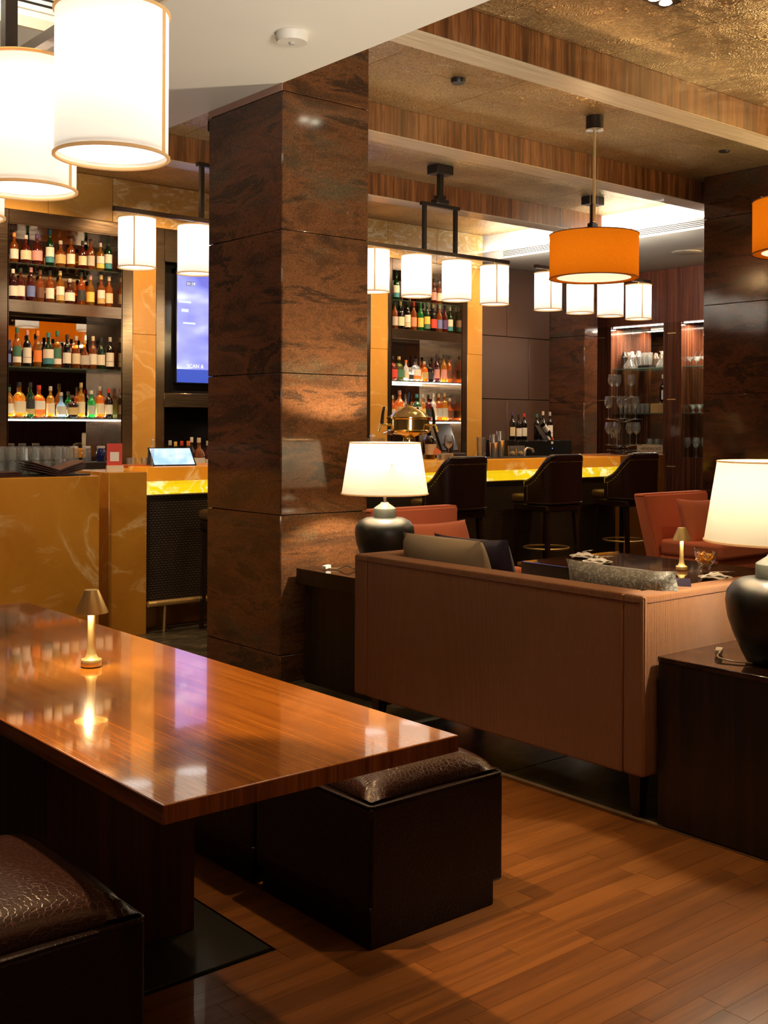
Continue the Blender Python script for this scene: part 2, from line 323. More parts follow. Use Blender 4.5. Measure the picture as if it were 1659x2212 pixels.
MENU_IN = simple('brown menu face', (.10, .045, .030), .3)

# ------------------------------------------------------------------ mesh helpers
def fin(bm, name, m, parent=None, smooth=40, mats=None, flat=False):
    me = bpy.data.meshes.new(name); bmesh.ops.recalc_face_normals(bm, faces=bm.faces); bm.to_mesh(me); bm.free()
    for k in (mats or [m]): me.materials.append(k)
    if smooth:
        for p in me.polygons: p.use_smooth = True
        me.set_sharp_from_angle(angle=math.radians(smooth))
        if flat:
            for p in me.polygons:
                if max(abs(c) for c in p.normal) > .99999: p.use_smooth = False
    o = bpy.data.objects.new(name, me); C.objects.link(o)
    if parent: o.parent = parent
    return o
def abox(bm, x0, x1, y0, y1, z0, z1, bev=0, seg=2, mi=0):
    r = bmesh.ops.create_cube(bm, size=1); vv = r['verts']
    for v in vv: v.co = Vector(((x0+x1)/2+v.co.x*(x1-x0), (y0+y1)/2+v.co.y*(y1-y0), (z0+z1)/2+v.co.z*(z1-z0)))
    fs = list({f for v in vv for f in v.link_faces})
    for f in fs: f.material_index = mi
    if bev:
        es = list({e for v in vv for e in v.link_edges})
        bmesh.ops.bevel(bm, geom=es, offset=bev, segments=seg, profile=.5, affect='EDGES')
    return vv
def box(name, x0, x1, y0, y1, z0, z1, m, parent=None, bev=0, seg=2, smooth=40):
    bm = bmesh.new(); abox(bm, x0, x1, y0, y1, z0, z1, bev, seg); return fin(bm, name, m, parent, smooth if bev else 0, None, True)
def alathe(bm, prof, seg=20, c=(0, 0, 0), sq=0, rx=1, ry=1, cap=True, mi=0):
    """prof: (r, z) list; sq>0 gives a squarish section"""
    rings = []
    for r, z in prof:
        ring = []
        for i in range(seg):
            a = 2*PI*(i+.5)/seg; ca, sa = math.cos(a), math.sin(a)
            k = 1
            if sq: k = 1+(1/max(abs(ca), abs(sa))-1)*sq
            ring.append(bm.verts.new((c[0]+r*k*ca*rx, c[1]+r*k*sa*ry, c[2]+z)))
        rings.append(ring)
    for a, b_ in zip(rings, rings[1:]):
        for i in range(seg):
            bm.faces.new((a[i], a[(i+1) % seg], b_[(i+1) % seg], b_[i])).material_index = mi
    if cap:
        if prof[0][0] > 1e-5: bm.faces.new(rings[0][::-1]).material_index = mi
        if prof[-1][0] > 1e-5: bm.faces.new(rings[-1]).material_index = mi
def lathe(name, prof, m, parent=None, seg=20, sq=0, rx=1, ry=1, cap=True, smooth=40, c=(0, 0, 0)):
    bm = bmesh.new(); alathe(bm, prof, seg, c, sq, rx, ry, cap); return fin(bm, name, m, parent, smooth)
def atube(bm, pts, r, seg=8, closed=False, r2=None):
    pts = [Vector(p) for p in pts]; n = len(pts); rings = []; prev = None
    for i, p in enumerate(pts):
        if closed: t = pts[(i+1) % n]-pts[i-1]
        else: t = pts[min(i+1, n-1)]-pts[max(i-1, 0)]
        t.normalize(); ref = Vector((0, 0, 1)) if abs(t.z) < .9 else Vector((1, 0, 0))
        if prev is not None:
            ref = prev
        u = ref-t*ref.dot(t); u.normalize(); w = t.cross(u); prev = u
        rr = r if r2 is None else r+(r2-r)*i/(n-1)
        rings.append([bm.verts.new(p+u*rr*math.cos(2*PI*j/seg)+w*rr*math.sin(2*PI*j/seg)) for j in range(seg)])
    m_ = n if closed else n-1
    for i in range(m_):
        a, b_ = rings[i], rings[(i+1) % n]
        for j in range(seg): bm.faces.new((a[j], a[(j+1) % seg], b_[(j+1) % seg], b_[j]))
    if not closed: bm.faces.new(rings[0][::-1]); bm.faces.new(rings[-1])
def tube(name, pts, r, m, parent=None, seg=8, closed=False, r2=None):
    bm = bmesh.new(); atube(bm, pts, r, seg, closed, r2); return fin(bm, name, m, parent, 50)
def circ(r, n=24, z=0, cx=0, cy=0, a0=0): return [(cx+r*math.cos(a0+2*PI*i/n), cy+r*math.sin(a0+2*PI*i/n), z) for i in range(n)]
def empty(name, loc=(0, 0, 0), rz=0):
    o = bpy.data.objects.new(name, None); C.objects.link(o); o.location = loc; o.rotation_euler = (0, 0, rz); o.empty_display_size = .1; return o
def tag(o, label, cat, group=None, kind=None):
    o['label'] = label; o['category'] = cat
    if group: o['group'] = group
    if kind: o['kind'] = kind
    return o
def struct(o): o['kind'] = 'structure'; return o
def copy_tree(o, parent=None):
    c = o.copy(); C.objects.link(c)
    if parent: c.parent = parent
    for ch in list(o.children):
        copy_tree(ch, c)
    return c
ORD = ['first', 'second', 'third', 'fourth', 'fifth', 'sixth', 'seventh', 'eighth', 'ninth', 'tenth', 'eleventh', 'twelfth', 'thirteenth', 'fourteenth', 'fifteenth']
def extrude_poly(bm, pts, vec):
    a = [bm.verts.new(p) for p in pts]; b_ = [bm.verts.new(Vector(p)+Vector(vec)) for p in pts]; n = len(pts)
    bm.faces.new(a); bm.faces.new(b_[::-1])
    for i in range(n): bm.faces.new((a[i], b_[i], b_[(i+1) % n], a[(i+1) % n]))
def pillow(name, w, h, t, m, parent=None, n=16, crown=.36):
    """soft cushion lying in its local XY plane, thickness along z"""
    bm = bmesh.new(); top = []; bot = []
    for i in range(n+1):
        ra, rb = [], []
        for j in range(n+1):
            u = 2*i/n-1; v = 2*j/n-1
            pin = 1-.07*(1-abs(u)**2)*abs(v)**4; pin2 = 1-.07*(1-abs(v)**2)*abs(u)**4
            th = t*((1-abs(u)**2.6)*(1-abs(v)**2.6))**crown
            th += .006*math.sin(7*u+3*v)*(1-u*u)*(1-v*v)
            ra.append(bm.verts.new((u*w/2*pin2, v*h/2*pin, th/2)))
            rb.append(ra[-1] if i in (0, n) or j in (0, n) else bm.verts.new((u*w/2*pin2, v*h/2*pin, -th/2)))
        top.append(ra); bot.append(rb)
    for i in range(n):
        for j in range(n):
            bm.faces.new((top[i][j], top[i+1][j], top[i+1][j+1], top[i][j+1]))
            bm.faces.new((bot[i][j+1], bot[i+1][j+1], bot[i+1][j], bot[i][j]))
    return fin(bm, name, m, parent, 70)

# ------------------------------------------------------------------ floor
fl = struct(box('floor', -3.2, 12.8, -3.2, 10.6, -.08, -.012, simple('dark floor base', (.03, .02, .012), .7)))
pl = None
bm = bmesh.new(); abox(bm, 0, 1, 0, .0762, -.011, 0)
for ln in (.9,):
    o = fin(bm, 'floor_plank', PLANK, fl, 0); pl = o
rows = 47; first = True
for i in range(rows):
    y = 1.05+i*.077; x = .70-random.random()*.5
    while x < 3.515:
        l = random.choice((.38, .5, .62, .74)); x1 = min(x+l, 3.515)
        if 3.515-x1 < .15: x1 = 3.515; l = 9
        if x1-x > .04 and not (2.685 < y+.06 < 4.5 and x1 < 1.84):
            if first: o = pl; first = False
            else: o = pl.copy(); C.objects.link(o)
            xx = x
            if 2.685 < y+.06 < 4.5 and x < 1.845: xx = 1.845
            o.parent = fl; o.location = (xx, y, 0); o.scale = (x1-xx-.0015, 1, 1)
        x += l
t0 = box('floor_tile', 0, .896, 0, .896, -.011, 0, STONE, fl, .002, 1)
cells = [(3.53+.9*i, -.2+.9*j) for i in range(8) for j in range(11)]+[(.83+.9*i, 4.69+.9*j) for i in range(3) for j in range(6)]
for k, (x, y) in enumerate(cells):
    o = t0 if k == 0 else t0.copy()
    if k: C.objects.link(o)
    o.parent = fl; o.location = (x, y, 0)
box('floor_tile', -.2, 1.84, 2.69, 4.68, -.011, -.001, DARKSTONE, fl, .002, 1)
box('brass_strip', 3.515, 3.529, .2, 4.67, -.01, .004, TRIMBRASS, fl)
# ------------------------------------------------------------------ ceiling
ce = struct(box('ceiling', -3.2, 12.8, -3.2, 10.6, 3.92, 4.0, WALLP))
bays = [(-.5, 1.02), (1.24, 2.79), (3.01, 4.56), (4.78, 6.33), (6.55, 8.10), (8.32, 9.9)]
for (a, b_) in bays:
    c = (a+b_)/2
    for (y0, y1) in ((a, c), (c, b_)):
        xs = [3.74, 4.62, 5.65, 6.68, 7.71, 8.74, 9.936]
        for x0, x1 in zip(xs, xs[1:]):
            box('copper_panel', x0+.003, x1-.003, y0+.003, y1-.003, 3.83, 3.85, COPPER, ce)
for (x0, x1) in ((-.9, .9), (.9, 2.6)):
    for (y0, y1) in ((.6, 2.2), (2.2, 3.8), (3.8, 5.47)):
        box('copper_panel', x0+.003, x1-.003, y0+.003, y1-.003, 3.83, 3.85, COPPER, ce)
sof = box('soffit', 2.6, 3.746, -3.1, 10.3, 3.473, 3.92, DRYWALL, ce)
box('soffit', -3.1, 2.6, 5.47, 10.3, 3.473, 3.92, DRYWALL, ce)
box('soffit', -3.1, -.9, -3.1, 5.47, 3.473, 3.92, DRYWALL, ce)
box('soffit', -.9, 2.6, -3.1, .6, 3.473, 3.92, DRYWALL, ce)
box('coffer_trim', 2.585, 2.603, .6, 5.47, 3.466, 3.52, PAPER['cream'], ce)
box('coffer_trim', -.9, 2.603, 5.452, 5.47, 3.466, 3.52, PAPER['cream'], ce)
VENTW = simple('white vent metal', (.85, .78, .66), .4)
lv = box('linear_vent', -.9, 2.55, 5.455, 5.469, 3.56, 3.78, VENTW, ce)
for i in range(6): box('slot', -.85, 2.5, 5.452, 5.457, 3.585+i*.032, 3.597+i*.032, BLACKM, lv)
# right-hand dropped soffit and its vent
box('soffit', 9.936, 12.8, -3.1, 10.3, 3.522, 3.92, GREYP, ce)
ed = box('cove_face', 9.926, 9.9365, 4.0, 10.14, 3.522, 3.90, WHITEP, ce)
lv = box('linear_vent', 9.914, 9.926, 6.0, 9.62, 3.535, 3.612, VENTW, ce)
for i in range(4): box('slot', 9.911, 9.915, 6.0, 9.6, 3.545+i*.018, 3.552+i*.018, BLACKM, lv)
lg = box('cove_ledge', 9.86, 9.926, 4.2, 10.1, 3.612, 3.622, WHITEP, ce)
tube('cove_tube', [(9.885, 6.2, 3.635), (9.885, 9.9, 3.635)], .009, COVE, lg)
# ------------------------------------------------------------------ beams
UND = []
for k, (y0, nm) in enumerate(((2.79, 'near the room front over the red sofa'), (4.56, 'nearest to the camera in the picture'), (6.33, 'that runs between the two granite columns'), (8.10, 'farthest back, just before the bar display wall'))):
    e = empty('ceiling_beam', (3.746, y0, 3.62))
    tag(e, 'striped wood veneer ceiling beam '+nm, 'beam', 'striped wood ceiling beams')
    xs = [0, 1.55, 3.1, 4.65, 6.19]
    for a, b_ in zip(xs, xs[1:]):
        box('veneer_panel', a+.001, b_-.001, 0, .22, .006, .21, BEAM, e)
    box('underside', 0, 6.19, .0, .22, 0, .006, BEAM_UNDER, e)
# short beam pieces seen left of the column through the bar bay
# ------------------------------------------------------------------ columns
def column(x0, x1, y0, y1, label, m1, m2, courses, ztop):
    e = empty('stone_column', (x0, y0, 0)); tag(e, label, 'column')
    w, d = x1-x0, y1-y0
    box('core', .02, w-.02, .02, d-.02, 0, ztop, BLACKM, e)
    for a, b_ in zip(courses, courses[1:]):
        box('stone_slab', .004, w, 0, .022, a+.002, b_-.002, m1, e, .0025, 1)
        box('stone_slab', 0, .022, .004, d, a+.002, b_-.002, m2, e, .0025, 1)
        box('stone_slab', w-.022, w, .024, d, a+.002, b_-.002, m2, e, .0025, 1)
        box('stone_slab', .024, w-.024, d-.022, d, a+.002, b_-.002, m1, e, .0025, 1)
    return e
CO = [0, .156, .969, 1.797, 2.628, 3.43, 3.83]
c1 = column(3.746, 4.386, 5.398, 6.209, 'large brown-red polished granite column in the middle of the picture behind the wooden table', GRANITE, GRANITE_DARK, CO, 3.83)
box('trim_moulding', -.006, 0, 0, .811, 3.43, 3.472, simple('pink brown moulding', (.32, .18, .13), .4), c1)
c2 = column(9.1, 9.9, 5.40, 6.209, 'polished granite column at right edge, behind the right table lamp', GRANITE_DARK, GRANITE_DARK, CO, 3.83)
c3 = column(11.376, 11.64, 9.555, 10.16, 'narrow dark granite pilaster between the brown wall panels and the glass cabinet', GRANITE_DARK, GRANITE_DARK, [0, .9, 1.8, 2.66, 3.52], 3.52)
# ------------------------------------------------------------------ walls
wb = struct(box('wall_back', -3.2, 9.86, 10.32, 10.5, 0, 3.92, WALLP))
def panel(x0, x1, z0, z1, m, n, y=9.9, d=.03): return box(n, x0+.0015, x1-.0015, y, y+d, z0+.0015, z1-.0015, m, wb, .002, 1)
xs = [-.2, 1.6, 3.2, 4.28, 4.92, 6.1, 7.3, 8.34, 9.1, 9.865]
for a, b_ in zip(xs, xs[1:]): panel(a, b_, 3.41, 3.83, ONYX_VEIN if a > 4.8 else ONYX_WALL, 'onyx_panel')
for a, b_ in ((5.135, 5.385), (8.09, 8.344), (9.61, 9.865), (2.3, 2.6)):
    panel(a, b_, 0, 2.36, ONYX_WALL, 'onyx_panel'); panel(a, b_, 2.36, 3.41, ONYX_WALL, 'onyx_panel')
for a, b_ in ((2.6, 3.915), (5.015, 5.135), (5.385, 5.475), (8.0, 8.09), (8.344, 8.41), (9.51, 9.61)):
    panel(a, b_, 0, 3.41, STEEL, 'steel_panel')
for a, b_ in ((3.915, 5.015), (8.41, 9.51)): panel(a, b_, 3.29, 3.41, STEEL, 'steel_panel')
panel(5.475, 8.0, 3.09, 3.41, STEEL, 'steel_panel'); panel(5.475, 8.0, 1.66, 1.80, STEEL, 'steel_panel')
box('onyx_return', 9.835, 9.865, 9.93, 10.32, 0, 3.83, ONYX, wb)
box('niche_back', 5.475, 8.0, 10.05, 10.07, 1.80, 3.09, BLACKG, wb)
box('niche_back', 5.475, 8.0, 10.25, 10.27, .9, 1.66, BLACKG, wb)
for x in (5.475, 7.98): box('niche_side', x, x+.02, 9.93, 10.25, .9, 3.09, STEEL, wb)
box('niche_shelf', 5.475, 8.0, 9.93, 10.05, 1.79, 1.80, STEEL, wb)
wr = struct(box('wall_rear_panelled', 9.86, 12.8, 10.17, 10.3, 0, 3.6, BLACKM))
zs = [(0, .85), (.85, 1.83), (1.83, 2.635), (2.635, 3.522)]
cuts = [[9.87, 10.97, 11.376], [9.87, 10.555, 11.376], [9.87, 10.97, 11.376], [9.87, 10.555, 11.376]]
for (z0, z1), cx_ in zip(zs, cuts):
    for a, b_ in zip(cx_, cx_[1:]): box('wall_panel', a+.004, b_-.004, 10.145, 10.17, z0+.004, z1-.004, PANEL, wr, .003, 1)
struct(box('wall_right', 12.62, 12.8, -3.2, 10.3, 0, 3.92, WALLP))
struct(box('wall_left', -3.3, -3.2, -3.2, 10.6, 0, 3.92, CABINET_TOP))
wf = struct(box('wall_front', -3.2, 12.8, -3.3, -3.2, 0, 3.92, CABINET_TOP))
# ------------------------------------------------------------------ bottle display niches
def niche(x0, x1, label, lit2):
    e = empty('display_shelving', (x0, 9.9, 0)); tag(e, label, 'shelving', 'lit bottle shelving units')
    w = x1-x0
    box('mirror', 0, w, .38, .39, .95, 3.29, MIRROR, e)
    for x in (-.012, w): box('side_frame', x, x+.012, .0, .39, .95, 3.29, STEEL, e)
    box('top_frame', 0, w, 0, .39, 3.28, 3.29, STEEL, e)
    box('glass_shelf', 0, w, .05, .37, 2.935, 2.947, GLASS_SHELF, e, .001, 1)
    box('steel_shelf', 0, w, .0, .38, 2.493, 2.605, STEEL, e, .003, 1)
    s = box('glass_shelf', 0, w, .04, .37, 1.997, 2.009, GLASS_SHELF, e, .001, 1)
    if lit2: box('light_strip', .005, w-.005, .04, .055, 1.985, 1.996, LED, s)
    s = box('glass_shelf', 0, w, .04, .37, 1.532, 1.544, GLASS_SHELF, e, .001, 1)
    box('light_strip', .005, w-.005, .04, .055, 1.518, 1.531, LED, s)
    return e
niche(3.915, 5.015, 'tall mirrored bottle shelving at left of the bar, framed in bronze steel', False)
niche(8.41, 9.51, 'tall mirrored bottle shelving right of the column, behind the row of pendants', True)
# led glow for the bottles of the lit shelves
for x in (4.465, 8.96):
    for z in ((1.56,) if x < 5 else (1.56, 2.02)):
        lamp('AREA', 'shelf_led', (x, 10.05, z), 5, NEUT, 1.0, rot=(PI, 0, 0), size_y=.04)
# ------------------------------------------------------------------ bar counter
bc = empty('bar_counter', (0, 0, 0)); tag(bc, 'long amber onyx bar counter with yellow backlit strip and dark woven front', 'bar')
box('end_block', 1.0, 3.392, 7.0, 7.85, 0, 1.148, ONYX, bc, .004, 2)
box('onyx_recess', 3.392, 3.60, 7.42, 7.5, 0, 1.14, ONYX, bc)
box('pillar', 3.583, 3.876, 7.248, 7.85, 0, 1.155, ONYX, bc, .004, 2)
box('pillar', 9.20, 9.93, 7.248, 7.95, 0, 1.195, ONYX, bc, .004, 2)
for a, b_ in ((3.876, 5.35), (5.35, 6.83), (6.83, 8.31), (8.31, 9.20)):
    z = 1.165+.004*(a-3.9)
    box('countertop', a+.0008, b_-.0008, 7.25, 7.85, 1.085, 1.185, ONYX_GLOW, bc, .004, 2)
    box('backlit_strip', a+.001, b_-.001, 7.275, 7.30, .99, 1.085, ONYX_LIT, bc)
box('metal_edge', 3.876, 9.20, 7.268, 7.30, .982, .990, BRASS, bc)
box('woven_panel', 3.876, 9.20, 7.31, 7.34, .22, .982, MESH, bc)
box('metal_edge', 3.876, 9.20, 7.30, 7.34, .212, .22, BRASS, bc)
box('kick_panel', 3.876, 9.20, 7.487, 7.52, 0, .215, ONYX, bc)
box('front_base', 3.876, 9.20, 7.34, 7.487, .19, .212, BLACKM, bc)
fr = tube('foot_rail', [(3.88, 7.235, .212), (9.19, 7.235, .212)], .022, BRASS, bc, 12)
for x in (4.02, 5.6, 7.2, 8.6): tube('rail_post', [(x, 7.255, 0), (x, 7.24, .2)], .011, BRASS, fr)
box('under_top', 3.876, 9.20, 7.5, 7.85, .2, 1.085, BLACKM, bc)
# back counter
bk = tag(box('back_counter', 2.0, 9.8, 9.28, 9.89, 0, .98, BLACKM, None, .004, 1), 'black back counter below the bottle shelves, behind the bar', 'counter')
box('worktop', 2.0, 9.8, 9.26, 9.89, .981, 1.0, STEEL, bk)
# ------------------------------------------------------------------ glass cabinet on the far right wall
cb = empty('glass_cabinet', (12.15, 0, 0)); tag(cb, 'dark walnut built-in cabinet with mirrored glassware niches at far right', 'cabinet')
box('panel', 0, .45, 9.742, 10.15, 0, 2.83, CABINET, cb)
box('panel', 0, .45, 8.617, 8.893, 0, 2.83, CABINET, cb)
box('panel', 0, .45, 6.6, 7.75, 0, 2.83, CABINET, cb)
box('header', 0, .45, 6.6, 10.15, 2.83, 3.518, CABINET_TOP, cb)
box('base_panel', 0, .45, 8.893, 9.742, 0, 1.10, CABINET, cb); box('base_panel', 0, .45, 7.75, 8.617, 0, 1.10, CABINET, cb)
for (a, b_) in ((8.893, 9.742), (7.75, 8.617)):
    box('mirror_back', .44, .45, a, b_, 1.1, 2.83, MIRROR if a > 8.8 else CABINET, cb)
    for z in (2.262, 1.665): box('glass_shelf', .03, .43, a, b_, z-.012, z, GLASS_SHELF, cb)
    tube('light_strip', [(.03, a+.02, 2.815), (.03, b_-.02, 2.815)], .009, LED, cb)
    lamp('AREA', 'cabinet_led', (12.3, (a+b_)/2, 2.80), 26, WHITE, .05, size_y=.75)
for y in (8.70, 9.85):
    for z in (2.69, 1.84, .98): box('brass_inlay', -.004, .01, y, y+.13, z-.006, z+.006, BRASS, cb)
for o_, k_ in ((CABINET_TOP, 1),): pass
# ceiling bits
def ceiling_disc(name, x, y, z, r, h, m, label, cat, group=None):
    o = lathe(name, [(r, 0), (r, -h*.5), (r*.9, -h), (r*.3, -h)], m, None, 28); o.location = (x, y, z); return tag(o, label, cat, group)
sm = ceiling_disc('smoke_detector', 3.311, 4.691, 3.473, .085, .045, simple('white plastic', (.62, .58, .50), .5), 'round white smoke detector on the taupe ceiling above the column', 'smoke detector')
lathe('sensor', [(.018, -.045), (.012, -.055)], simple('grey plastic', (.4, .38, .34), .4), sm, 12)
ceiling_disc('ceiling_speaker', 11.146, 7.839, 3.522, .17, .008, simple('beige speaker grille', (.42, .38, .30), .6), 'flat round speaker in the grey ceiling above the glass cabinets', 'speaker')
ceiling_disc('sprinkler_cover', 5.27, 5.53, 3.83, .05, .03, BLACKM, 'black ceiling sensor on the copper ceiling right of the granite column', 'sensor')
ceiling_disc('sprinkler_cover', 8.35, 5.5, 3.83, .045, .012, BLACKM, 'small black ceiling sensor on the copper ceiling right of the orange pendant', 'sensor')
dl = empty('double_downlight', (5.12, 3.78, 3.83)); tag(dl, 'double recessed downlight glowing in the copper ceiling, top right', 'downlight')
box('frame', -.11, .11, -.06, .06, -.006, 0, BRONZE_BAR, dl)
for x in (-.05, .05): lathe('lens', [(.035, -.008), (.03, -.012), (0.001, -.012)], DOWN, dl, 16, c=(x, 0, 0))
# ------------------------------------------------------------------ drum pendants on bars
def pendant(parent, x, y, ztop, power, r=.135, h=.36, seam=0.0):
    e = empty('shade_assembly', (x, y, ztop)); e.parent = parent
    s = lathe('lamp_shade', [(r, 0), (r, -h)], SHADE, e, 40, cap=False)
    for z in (0, -h): tube('rim', circ(r+.001, 40, z), .0048, TRIM_W, e, 6, True)
    bm = bmesh.new(); abox(bm, r*math.cos(seam)-.004, r*math.cos(seam)+.004, r*math.sin(seam)-.004, r*math.sin(seam)+.004, -h, 0); fin(bm, 'seam', TRIM_W, e, 0)
    lathe('diffuser', [(r-.006, -h+.012), (.001, -h+.013)], DIFF, e, 40, cap=False)
    tube('hanger', [(0, 0, -.10), (0, 0, .035)], .008, BRASS, e)
    l = lamp('POINT', 'bulb', (0, 0, -.12), power, (1, .91, .80), .035, parent=e)
    return e
def bar_fixture(xs, y, z, label, frame, canopy_z=3.83, power=4):
    e = empty('bar_pendant_light', ((xs[0]+xs[-1])/2, y, z)); tag(e, label, 'pendant light', 'drum pendant bars above the bar')
    cx_ = (xs[0]+xs[-1])/2; a = xs[0]-cx_-.19; b_ = xs[-1]-cx_+.19
    box('bar', a, b_, -.015, .015, .035, .068, BRONZE_BAR, e)
    for k, x in enumerate(xs): pendant(e, x-cx_, 0, 0, power, seam=-2.2+1.3*(k % 3))
    f0 = frame-cx_
    for s in (-.19, .19): box('frame_post', f0+s-.016, f0+s+.016, -.016, .016, .068, .46, BLACKM, e)
    box('frame_top', f0-.23, f0+.23, -.02, .02, .46, .49, BLACKM, e)
    box('boss', f0-.07, f0+.07, -.05, .05, .49, .53, BLACKM, e, .004, 1); box('boss', f0-.045, f0+.045, -.035, .035, .53, .57, BLACKM, e, .004, 1)
    box('stem', f0-.022, f0+.022, -.022, .022, .57, canopy_z-z-.08, BLACKM, e)
    box('canopy', f0-.10, f0+.10, -.07, .07, canopy_z-z-.08, canopy_z-z, BLACKM, e, .004, 1)
    return e
bar_fixture([3.92, 4.41, 4.90, 5.39], 7.5, 2.995, 'bar of cream drum pendants at left, above the tablet on the bar', 4.65, 3.83)
bar_fixture([6.16, 6.65, 7.14, 7.63], 7.5, 2.995, 'bar of four cream drum pendants just right of the granite column', 6.93)
bar_fixture([8.38, 8.86, 9.34, 9.81], 7.5, 2.995, 'farthest bar of four cream drum pendants, behind the orange pendant', 9.05)
# large foreground row hanging in the coffer
e = empty('long_pendant_light', (1.267, 3.1, 2.505)); tag(e, 'row of large cream drum pendants hanging over the wooden table, top left', 'pendant light')
box('bar', -.016, .016, -.9, 1.2, .02, .05, BRONZE_BAR, e)
for k, y in enumerate((-.543, -.018, .514)): pendant(e, 0, y, 0, 2.3, .1365, .352, seam=-.95)
for y in (-.68, .11): box('post', -.018, .018, y-.018, y+.018, .05, 1.325, BLACKM, e)
# orange drum pendants
def orange(x, y, label):
    e = empty('orange_pendant', (x, y, 3.83)); tag(e, label, 'pendant light', 'orange drum pendants')
    r = .332; zt, zb = -.893, -1.222
    lathe('lamp_shade', [(r, zt), (r, zb)], SHADE_O, e, 56, cap=False)
    lathe('bottom_ring', [(r, zb), (r-.055, zb+.004)], SHADE_O, e, 56, cap=False)
    lathe('diffuser', [(r-.055, zb+.006), (.001, zb+.006)], DIFF_O, e, 48, cap=False)
    for z in (zt, zb): tube('rim', circ(r+.001, 56, z), .004, simple('brown rim', (.22, .07, .02), .8), e, 6, True)
    cn = lathe('canopy', [(.065, 0), (.065, -.10)], BLACKM, e, 24); lathe('chrome_plate', [(.068, -.10), (.068, -.108), (.02, -.112)], CHROME, cn, 24)
    tube('cord', [(0, 0, -.1), (0, 0, zt+.1)], .011, PAPER['gold'], e)
    for k in range(3):
        a = k*2*PI/3+.6; tube('wire', [(.03*math.cos(a), .03*math.sin(a), -.1), (.035*math.cos(a), .035*math.sin(a), zt+.1)], .0015, CHROME, e, 5)
        tube('spoke', [(0, 0, zt+.03), (r*math.cos(a), r*math.sin(a), zt+.005)], .004, CHROME, e, 5)
    lamp('POINT', 'bulb', (0, 0, (zt+zb)/2+.02), 9, (1, .66, .32), .05, parent=e)
orange(6.69, 5.53, 'orange linen drum pendant hanging in front of the bar')
orange(6.69, 3.80, 'second orange linen drum pendant, cut off by the right edge of the picture')
# ------------------------------------------------------------------ big ceramic table lamps
def table_lamp(x, y, z, label, power):
    e = empty('table_lamp', (x, y, z)); tag(e, label, 'table lamp')
    vase = [(.085, 0), (.095, .01), (.115, .05), (.142, .11), (.162, .17), (.170, .225), (.165, .262), (.145, .292), (.11, .310), (.065, .314)]
    lathe('vase', vase, CERAMIC, e, 48)
    lathe('collar', [(.064, .306), (.064, .362), (.062, .366), (.024, .392), (.022, .398)], simple('grey bronze collar', (.045, .048, .042), .45, .3), e, 36)
    tube('stem', [(0, 0, .39), (0, 0, .60)], .010, BRONZE_BAR, e, 12)
    lathe('lamp_shade', [(.246, .446), (.200, .738)], SHADE_T, e, 56, cap=False)
    tube('rim', circ(.2465, 56, .448), .004, TRIM_W, e, 6, True); tube('rim', circ(.2005, 56, .736), .0035, TRIM_W, e, 6, True)
    for k in range(3):
        a = k*2*PI/3; tube('spider', [(0, 0, .60), (.215*math.cos(a), .215*math.sin(a), .62)], .003, BRASS, e, 5)
    lamp('POINT', 'bulb', (0, 0, .635), power, (1, .84, .62), .028, parent=e)
    return e
table_lamp(4.13, 4.92, .66, 'bronze ceramic table lamp with cream shade, beside the granite column', 52)
table_lamp(3.735, 2.245, .635, 'large dark ceramic table lamp with white shade, cut off at right edge', 38)
def side_table(x0, x1, y0, y1, h, label):
    e = empty('side_table', (x0, y0, 0)); tag(e, label, 'side table', 'dark ebony side tables')
    w, d = x1-x0, y1-y0
    box('top', 0, w, 0, d, h-.02, h, MACASSAR_TOP, e, .002, 1)
    box('body', .002, w-.002, .002, d-.002, .012, h-.02, MACASSAR, e, .002, 1); box('plinth', .02, w-.02, .02, d-.02, 0, .012, BLACKM, e)
    return e
side_table(3.505, 4.12, 1.85, 2.585, .638, 'dark striped ebony side table in the lower right corner under the large lamp')
e = empty('side_table', (3.83, 4.60, 0)); tag(e, 'dark ebony side table standing against the granite column', 'side table', 'dark ebony side tables')
box('top', 0, .60, 0, .76, .575, .66, MACASSAR, e, .002, 1); box('top_veneer', 0, .60, 0, .76, .66, .664, MACASSAR_TOP, e)
box('body', .05, .58, .02, .74, 0, .575, MACASSAR, e, .002, 1)
def cord(pts, label, sw):
    e = empty('lamp_cord', pts[0]); tag(e, label, 'cord')
    base = Vector(pts[0]); q = [Vector(p)-base for p in pts]
    fine = []
    for i in range(len(q)-1):
        p0 = q[max(i-1, 0)]; p1 = q[i]; p2 = q[i+1]; p3 = q[min(i+2, len(q)-1)]
        for k in range(5):
            t = k/5; fine.append(.5*((2*p1)+(-p0+p2)*t+(2*p0-5*p1+4*p2-p3)*t*t+(-p0+3*p1-3*p2+p3)*t**3))
    fine.append(q[-1])
    tube('cable', fine, .0035, simple('clear cable', (.42, .34, .22), .3), e, 6)
    s = box('switch', -.032, .032, -.013, .013, -.009, .012, simple('white plastic switch', (.8, .76, .68), .4), e, .004, 2); s.location = Vector(sw[0])-base; s.rotation_euler = (0, 0, sw[1])
cord([(3.72, 2.46, .655), (3.66, 2.42, .66), (3.62, 2.40, .65), (3.62, 2.33, .645), (3.68, 2.22, .643)], 'clear lamp cord with white switch lying on the right side table', ((3.70, 2.45, .652), .5))
bpy.data.objects['lamp_cord'].location.z += 0
cord([(3.93, 5.20, .672), (3.97, 5.14, .672), (4.0, 5.10, .69), (4.03, 5.06, .672), (4.05, 5.03, .670)], 'white switch and cord lying beside the lamp near the granite column', ((3.93, 5.20, .677), .4))

